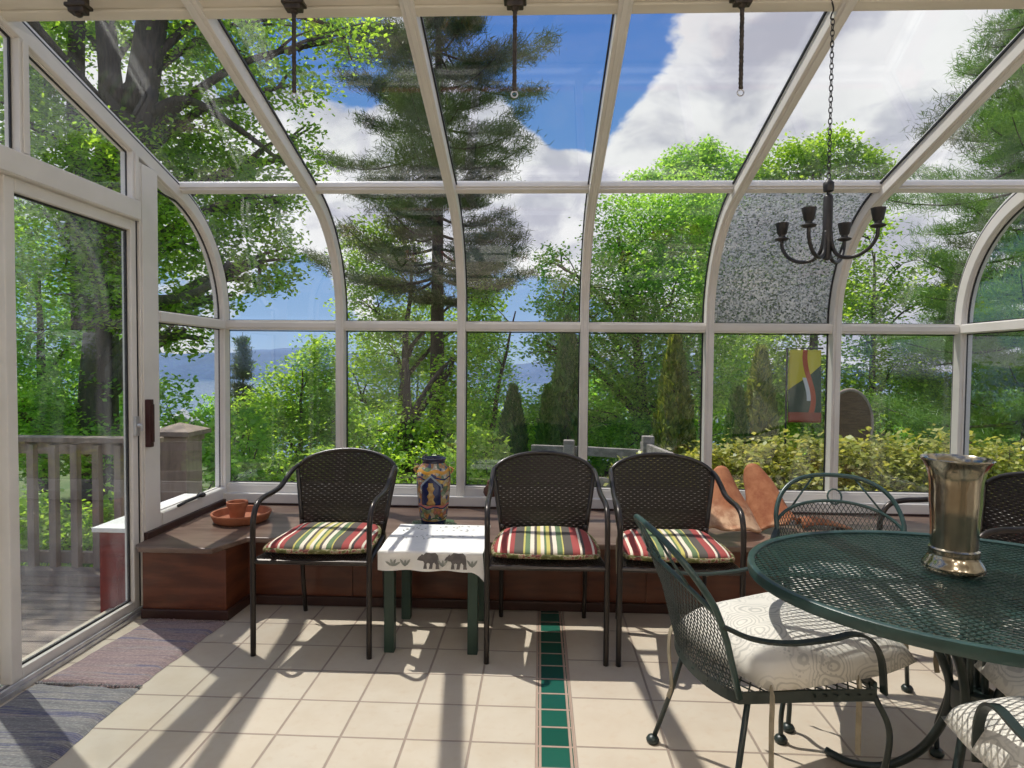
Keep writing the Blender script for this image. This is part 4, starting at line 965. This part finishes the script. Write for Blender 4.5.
def pine(name, lab, base, H, R0, mat, seed, z_first=.25, step=.5, trunk=.17, needle=.17, dens=1., lean=(0, 0), shape=None, sweep=0., group=None, stroke=.13):
    rng = np.random.default_rng(seed); rr = random.Random(seed); x0, y0 = base; z0 = gz(x0, y0)-.05
    t = thing(name, (x0, y0, z0), 0, lab, 'tree', group); tb = MB()
    tb.tube([(lean[0]*q*q, lean[1]*q*q, H*q) for q in [i/12 for i in range(13)]], [trunk*(1-.9*i/12) for i in range(13)], 9)
    P, D = [], []; z = H*z_first
    while z < H*.985:
        q = z/H; Rz = (shape(q) if shape else (1-q)**.75)*R0; nb = rr.choice((3, 4, 5)); a0 = rr.uniform(0, 6.3)
        for i in range(nb):
            a = a0+i*2*PI/nb+rr.uniform(-.45, .45); Lb = Rz*rr.uniform(.55, 1.15)*(1+sweep*math.cos(a))
            if Lb < .07: continue
            d = Vector((math.cos(a), math.sin(a), 0)); rise = rr.uniform(-.05, .22)*Lb; st = Vector((lean[0]*q*q, lean[1]*q*q, z)); pts = []
            for s in range(7): f = s/6; pts.append(st+d*Lb*f+Vector((0, 0, -.10*Lb*math.sin(PI*f)+rise*f*f)))
            tb.tube(pts, [max(.006, trunk*.26*(1-q)**.5*(1-.85*s/6)) for s in range(7)], 5)
            nt = max(4, int(Lb/.19)); pp = Vector((-d.y, d.x, 0))
            for s in range(nt):
                f = .28+.75*s/nt; i0 = min(5, int(f*6)); c = pts[i0].lerp(pts[i0+1], min(1.2, f*6-i0)); spread = .30*Lb*(1-f*.55)
                for m in range(3 if f > .4 else 2):
                    cc = c+pp*rr.uniform(-spread, spread)+Vector((0, 0, rr.uniform(-.05, .13))); nn = int(30*dens)
                    out = (d*.8+pp*rr.uniform(-.8, .8)+Vector((0, 0, .35))).normalized()
                    v = rng.normal(size=(nn, 3)); v /= np.linalg.norm(v, axis=1)[:, None]; v = v*.75+np.array(out)*.6; v[:, 2] += .15
                    base_p = np.array(cc)+rng.normal(size=(nn, 3))*np.array((.11, .11, .045))*min(1.3, .5+Lb*.35); P.append(base_p+v*needle*.3); D.append(v)
        z += step*rr.uniform(.7, 1.2)*(1-.45*q)
    leaf_quads(name+'_needles', np.concatenate(P), needle, stroke, mat, t, up=.2, dirs=np.concatenate(D), rng=rng, partname='needles')
    tb.obj('trunk', pinebark_m, t, smooth=True); return t
def cedar(lab, base, zt, r, seed, mat=None, n=5200, group='slender cedars beyond the glass', zb=None):
    rng = np.random.default_rng(seed); x0, y0 = base; z0 = gz(x0, y0)-.05; H = zt-z0; t = thing('cedar_tree', (x0, y0, z0), 0, lab, 'tree', group)
    q = rng.random(n)**1.15; a = rng.random(n)*2*PI; rad = r*np.minimum(1, (1-q)*1.9)**.75*(.72+.34*rng.random(n))*(1+.12*np.sin(a*5+q*25))+.015
    P = np.stack([rad*np.cos(a), rad*np.sin(a), .1+q*(H-.1)], 1); D = np.stack([np.cos(a)*.35, np.sin(a)*.35, np.ones(n)], 1)
    leaf_quads('cedar', P, .17, .42, mat or cedar_m, t, up=0, dirs=D, rng=rng, partname='foliage')
    b = MB(); b.tube([(0, 0, 0), (0, 0, H*.9)], [.06, .01], 7); b.obj('trunk', bark_m, t, smooth=True); return t

# ------------------------------------------------------------------ planting
def bx(px, Y): p = at(px, 400, Y); return (p.x, p.y)
# big oak on the left, two stems
oa = bx(96, 9.6)
tree('oak_tree', 'huge old oak with two dark stems spreading over the left of the glass roof', 'tree', oa,
     [(30, 70, 45, 60, 9.5), (150, 30, 60, 45, 10, .9), (225, 40, 55, 55, 10.5, .8), (195, 125, 62, 42, 10.3), (105, 165, 70, 45, 9.2), (255, 195, 42, 42, 10), (185, 240, 52, 42, 9.6), (262, 262, 40, 42, 9.8), (60, 240, 70, 60, 9.3), (290, 85, 50, 26, 10.5, .45), (345, 38, 42, 24, 10.5, .5), (295, 155, 30, 40, 10.4, .5), (110, 300, 60, 30, 9, .7), (205, 300, 40, 16, 9.4, .8), (300, 15, 60, 25, 10.8, .5), (185, 330, 34, 30, 9.4, .6), (130, 230, 60, 60, 9.9), (20, 120, 40, 60, 9), (205, 180, 60, 40, 10.4), (60, 20, 50, 40, 10), (-170, -220, 165, 110, 6.0, .6), (-330, -260, 165, 110, 6.4, .6)],
     oak_m, leaf=.085, cover=2.3, trunk=.34, lean=(.35, 0, 0), seed=11,
     fork=[([at(84, 330, 9.6), at(80, 200, 9.6), at(76, 90, 9.7), at(78, -20, 9.8)], .17, .4), ([at(100, 330, 9.6), at(128, 180, 9.5), at(142, 90, 9.5), at(160, -30, 9.5)], .30, .35), ([at(128, 180, 9.5), at(112, 90, 9.4), at(102, -20, 9.3)], .2, .4), ([at(95, 300, 9.5), at(165, 300, 9.2), at(205, 288, 9), at(230, 262, 9)], .10, .6), ([at(140, 120, 9.5), at(185, 100, 9.6), at(240, 130, 9.8), at(285, 165, 10)], .09, .7), ([at(150, 60, 9.5), at(220, 10, 10), at(330, 25, 10.4), at(352, 60, 10.5)], .07, .8)])
tree('maple_tree', 'leafy green maple standing past the deck railing, seen through the sliding door', 'tree', bx(45, 10.5),
     [(40, 330, 60, 55, 10.5), (95, 395, 62, 50, 10), (25, 420, 50, 45, 9), (100, 330, 45, 45, 11), (60, 450, 70, 35, 8.8), (-30, 380, 50, 70, 9.5), (-20, 250, 50, 70, 10)], maple_m, leaf=.082, cover=2.0, trunk=.13, seed=12, group='leafy trees beyond the deck')
tree('shrub', 'dark green bush behind the boarded deck post', 'shrub', bx(195, 7.6), [(200, 452, 32, 28, 7.6), (172, 415, 20, 40, 8.2), (225, 470, 22, 22, 7.4), (205, 430, 20, 18, 8)], maple_m, leaf=.085, cover=2.2, trunk=.03, seed=13, limbs=True, twigs=2)
tree('shrub', 'low bush showing green between the railing balusters', 'shrub', bx(75, 6.3), [(60, 535, 40, 30, 6.2), (105, 535, 38, 32, 6.2), (25, 520, 30, 30, 6.2), (130, 500, 25, 30, 6.4)], light_m, leaf=.07, cover=2.2, trunk=.03, seed=14, twigs=2)
tree('young_tree', 'bright light green young tree behind the first wicker chair', 'tree', bx(300, 12), [(300, 395, 42, 42, 12), (318, 362, 24, 28, 12), (268, 420, 36, 30, 12), (335, 420, 22, 40, 11.8), (290, 445, 50, 34, 11.5), (275, 480, 45, 25, 10.5), (330, 470, 30, 30, 10.5)], light_m, leaf=.082, cover=2.3, trunk=.07, seed=15)
tree('shrub', 'dark low bush at the left corner of the front windows', 'shrub', bx(245, 8.8), [(248, 440, 22, 40, 8.8), (240, 480, 24, 26, 8.5), (285, 492, 60, 14, 8)], maple_m, leaf=.09, cover=2.1, trunk=.04, seed=16, twigs=3)
pine('spruce_tree', 'slim young spruce with a pointed tip left of the bright young tree', bx(243, 15), at(243, 330, 15).z-gz(*bx(243, 15)), .62, pine_m, 17, .12, .3, .05, .12, .55)
# the tall pine
pb = bx(437, 14.5)
def pshape(q): return (.62+.5*math.sin(q*19+1.2)**2)*min(1, (1-q)*2.6)*(1 if q > .3 else .55)
pine('pine_tree', 'tall white pine with sweeping layered boughs behind the middle of the glass roof', pb, 14.6, 2.75, pine_m, 21, .29, .52, .20, .18, 2.4, (0, 0), pshape, -.05, stroke=.07)
tree('birch_tree', 'bright leafy tree at the foot of the tall pine', 'tree', bx(400, 16), [(378, 255, 42, 42, 16), (372, 310, 36, 40, 15.5), (395, 350, 46, 40, 17), (360, 400, 30, 50, 14), (425, 330, 30, 40, 17), (420, 400, 45, 50, 16.5), (368, 455, 38, 36, 12.5), (480, 320, 26, 40, 17, .8), (488, 290, 20, 24, 16.5, .7)], light_m, leaf=.10, cover=1.9, trunk=.17, seed=22)
tree('oak_tree', 'darker tree with a thick bare stem left of the pine trunk', 'tree', bx(407, 11.5), [(440, 430, 46, 44, 12), (395, 440, 32, 40, 11.5), (450, 380, 30, 30, 12.5, .6), (470, 350, 24, 34, 13, .7), (420, 470, 60, 28, 10.5)], oak_m, leaf=.082, cover=2., trunk=.19, lean=(0, 0, 0), seed=23)
tree('shrub', 'light green rounded shrub behind the second wicker chair', 'shrub', bx(490, 9), [(492, 455, 22, 24, 9), (482, 478, 26, 22, 8.7), (500, 490, 30, 20, 8.3), (470, 440, 16, 20, 9.4)], light_m, leaf=.085, cover=2.3, trunk=.03, seed=24, twigs=2)
tree('maple_tree', 'leafy tree filling the window left of the slender cedars', 'tree', bx(488, 15), [(488, 350, 24, 34, 15), (496, 400, 30, 40, 15), (478, 300, 20, 26, 15, .8), (530, 440, 34, 34, 14), (590, 440, 30, 40, 14)], maple_m, leaf=.09, cover=2.1, trunk=.09, seed=27)
# slender cedars
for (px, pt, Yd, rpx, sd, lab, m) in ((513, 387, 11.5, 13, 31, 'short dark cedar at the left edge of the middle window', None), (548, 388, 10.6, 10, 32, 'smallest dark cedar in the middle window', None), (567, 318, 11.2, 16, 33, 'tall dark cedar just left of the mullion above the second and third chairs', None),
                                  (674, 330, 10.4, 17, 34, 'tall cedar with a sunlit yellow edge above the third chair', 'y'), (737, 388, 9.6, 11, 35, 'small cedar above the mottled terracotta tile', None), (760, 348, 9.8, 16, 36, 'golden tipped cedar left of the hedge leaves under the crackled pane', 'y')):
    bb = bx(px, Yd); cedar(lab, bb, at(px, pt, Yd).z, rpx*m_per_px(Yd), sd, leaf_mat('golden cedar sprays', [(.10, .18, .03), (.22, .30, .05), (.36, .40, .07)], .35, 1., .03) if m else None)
# right hand maples
tree('maple_tree', 'big sunlit maple filling the windows right of the middle', 'tree', bx(650, 12.5),
     [(640, 235, 50, 46, 12.5), (690, 220, 46, 50, 12.5), (620, 290, 46, 48, 12), (680, 300, 62, 52, 12), (640, 360, 56, 46, 12), (700, 370, 50, 50, 12), (628, 420, 44, 40, 12.5), (560, 300, 26, 30, 12), (575, 345, 30, 40, 13), (545, 345, 22, 20, 12.5, .6), (552, 262, 20, 18, 12, .5), (650, 440, 60, 30, 11.5), (555, 420, 34, 36, 13)], maple_m, leaf=.072, cover=2.5, trunk=.17, seed=41, group='maples right of the middle')
tree('maple_tree', 'maple with a pointed top rising above the eave rail right of the middle', 'tree', bx(705, 16),
     [(690, 165, 26, 20, 16), (715, 172, 34, 22, 16), (668, 172, 22, 14, 16), (706, 150, 10, 14, 16), (640, 180, 20, 10, 16, .8), (730, 210, 50, 40, 16), (740, 290, 50, 60, 15.5)], maple_m, leaf=.09, cover=2.8, trunk=.15, seed=42, group='maples right of the middle')
tree('maple_tree', 'round topped light green maple behind the chandelier chain', 'tree', bx(815, 15),
     [(790, 165, 34, 20, 15), (830, 155, 30, 22, 15), (860, 165, 30, 18, 15), (765, 180, 24, 14, 15), (885, 175, 22, 12, 15, .7), (800, 215, 60, 35, 15), (800, 290, 60, 50, 14.5), (760, 370, 46, 50, 14), (810, 400, 50, 50, 13.5)], light_m, leaf=.09, cover=2.8, trunk=.15, seed=43, group='maples right of the middle')
tree('oak_tree', 'thin dark tree with bare twigs under the right end of the roof', 'tree', bx(872, 13),
     [(868, 235, 26, 24, 13, .6), (880, 290, 40, 26, 13, .8), (862, 330, 26, 34, 13), (886, 385, 42, 44, 13), (925, 405, 30, 30, 13), (855, 420, 40, 30, 12.5), (925, 300, 30, 16, 13, .5), (905, 262, 36, 12, 12.6, .55)], oak_m, leaf=.082, cover=2., trunk=.10, lean=(0, 0, 0), seed=44)
# pines on the right
def rshape(q): return (.6+.4*math.sin(q*15)**2)*min(1, (1-q)*2.)
pine('pine_tree', 'broad bright green pine at the right edge of the glass', bx(1032, 9.6), 9.4, 2.4, brightpine_m, 51, .08, .36, .14, .13, 2.6, (0, 0), rshape, 0., stroke=.07)
pine('pine_tree', 'dark pine reaching a few boughs across the roof at the right', bx(1075, 11.5), 12.5, 3.0, pine_m, 52, .25, .55, .18, .15, 2.4, (0, 0), rshape, 0., stroke=.07)
pine('pine_tree', 'rounded mid green pine low in the right corner windows', bx(960, 14), 5.0, 2.2, brightpine_m, 53, .05, .34, .12, .14, 2.4, (0, 0), rshape, 0., stroke=.075)
# banner and round board seen through the right windows
p = at(806, 350, 7.4); t = thing('garden_banner', (p.x, p.y, gz(p.x, p.y)), .05, 'yellow garden banner with a red ribbon stripe hanging beyond the hedge', 'banner')
hh = p.z-gz(p.x, p.y)
def ban():
    k = N('banner cloth'); X, Y, Z = k.xyz(k.obj()); z = k.math('DIVIDE', k.math('SUBTRACT', Z, hh-.85), .85)
    cx = k.math('ADD', k.math('MULTIPLY', k.math('SINE', k.math('MULTIPLY', z, 5.2)), .055), .035)
    d = k.math('ABSOLUTE', k.math('SUBTRACT', X, cx)); red = k.math('LESS_THAN', d, .030)
    wh = k.math('MULTIPLY', k.math('LESS_THAN', k.math('ABSOLUTE', k.math('ADD', k.math('SUBTRACT', X, cx), .045)), .028), k.math('MULTIPLY', k.math('GREATER_THAN', z, .30), k.math('LESS_THAN', z, .62)))
    c = k.mix(k.math('LESS_THAN', z, k.math('ADD', .62, k.math('MULTIPLY', X, .9))), (.62, .50, .02), (.025, .06, .035)); c = k.mix(wh, c, (.62, .62, .62)); c = k.mix(red, c, (.45, .07, .02)); c = k.mix(k.math('LESS_THAN', z, .14), c, (.30, .06, .03))
    return k.out(k.bsdf(c, .8))
b = MB(); b.grid(lambda u, v: Vector((-.19+.38*u, .02*math.sin(5*u+3*v), hh-.85+.85*v)), 16, 24); b.obj('cloth', ban(), t, smooth=True, solid=.004)
b = MB(); b.tube([(-.22, 0, 0), (-.22, 0, hh+.02), (.2, 0, hh+.02)], .012, 8); b.obj('pole', gasket_m, t)
p = at(849, 424, 8.2); t = thing('round_board', (p.x, p.y, gz(p.x, p.y)), 0, 'round brown wooden board with a pale rim standing behind the hedge', 'board'); hh2 = p.z-gz(p.x, p.y)
b = MB(); n = 40; P = [Vector((.29*math.cos(2*PI*i/n), 0, hh2+.44*math.sin(2*PI*i/n))) for i in range(n)]; b.add([q+Vector((0, s*.02, 0)) for s in (-1, 1) for q in P], [tuple(range(n)), tuple(range(2*n-1, n-1, -1))]+[(i, n+i, n+(i+1) % n, (i+1) % n) for i in range(n)]); b.obj('panel', M_plain('brown boards', (.16, .085, .045), (.11, .055, .03), 6, .7, stretch=(1, 1, 8)), t)
b = MB(); b.tube(P, .026, 8, closed=True); b.obj('rim', rail_m, t, smooth=True)
b = MB()
for s in (-1, 1): b.tube([(s*.2, 0, 0), (s*.2, 0, hh2-.25)], .03, 8)
b.obj('stand', rail_m, t)
# hedge shrubs close to the right windows
hs = [(660, 478, 40, 26, 7.4, 'low yellow green shrub behind the third wicker chair'), (725, 470, 44, 34, 6.6, 'yellow green shrub above the terracotta tiles'), (795, 470, 44, 40, 6.4, 'yellow green shrub left of the mullion behind the iron chair'), (865, 472, 44, 42, 6.3, 'yellow green shrub right of the mullion behind the iron chair'), (935, 470, 44, 42, 6.4, 'yellow green shrub behind the pewter vase'), (1008, 476, 46, 42, 6.4, 'yellow green shrub in the right corner windows')]
for i, (px, py, rx, ry, Yd, lab) in enumerate(hs):
    tree('hedge_shrub', lab, 'shrub', bx(px, Yd), [(px, py+6, rx, ry, Yd), (px-20, py-8, rx*.5, ry*.6, Yd-.1), (px+18, py-10, rx*.5, ry*.6, Yd), (px, py+22, rx, ry*.6, Yd-.25)], hedge_m, leaf=.062, wd=.7, cover=1.9, trunk=.025, seed=60+i, group='yellow green shrubs along the right windows', per=14, twigs=3)
# woods down the slope and along the shore
for i, (px, py, r, Yd, m) in enumerate(((30, 400, 60, 24, maple_m), (120, 420, 50, 26, maple_m), (180, 445, 40, 20, oak_m), (225, 410, 34, 30, maple_m), (262, 405, 30, 34, light_m), (330, 400, 40, 26, maple_m), (470, 420, 46, 24, oak_m), (520, 425, 30, 30, maple_m), (600, 400, 50, 24, maple_m), (545, 440, 40, 19, light_m), (700, 410, 56, 22, oak_m), (780, 420, 50, 22, maple_m), (850, 430, 50, 24, maple_m), (918, 405, 34, 30, light_m), (940, 420, 40, 24, maple_m), (1000, 410, 60, 20, maple_m), (450, 470, 60, 15, maple_m), (370, 480, 50, 14, oak_m), (610, 470, 60, 14, maple_m))):
    labs_ = 'woodland tree lower on the slope behind the garden'
    tree('woodland_tree', labs_, 'tree', bx(px, Yd), [(px, py, r*.7, r*.6, Yd), (px-r*.5, py+r*.35, r*.6, r*.55, Yd), (px+r*.5, py+r*.3, r*.6, r*.55, Yd), (px, py+r*.8, r, r*.6, Yd-.4)], m, leaf=.16 if Yd > 20 else .12, cover=2.0, trunk=.14, seed=100+i, group='woodland trees on the slope', twigs=2)

# ------------------------------------------------------------------ view
SC.view_settings.view_transform = 'Standard'; SC.view_settings.look = 'None'; SC.view_settings.gamma = 1; SC.view_settings.use_curve_mapping = False
SC.view_settings.exposure = 0.0
SC.cycles.max_bounces = 10; SC.cycles.diffuse_bounces = 5; SC.cycles.glossy_bounces = 4; SC.cycles.transmission_bounces = 6; SC.cycles.transparent_max_bounces = 24
SC.cycles.use_denoising = True
SC.cycles.sample_clamp_indirect = 8
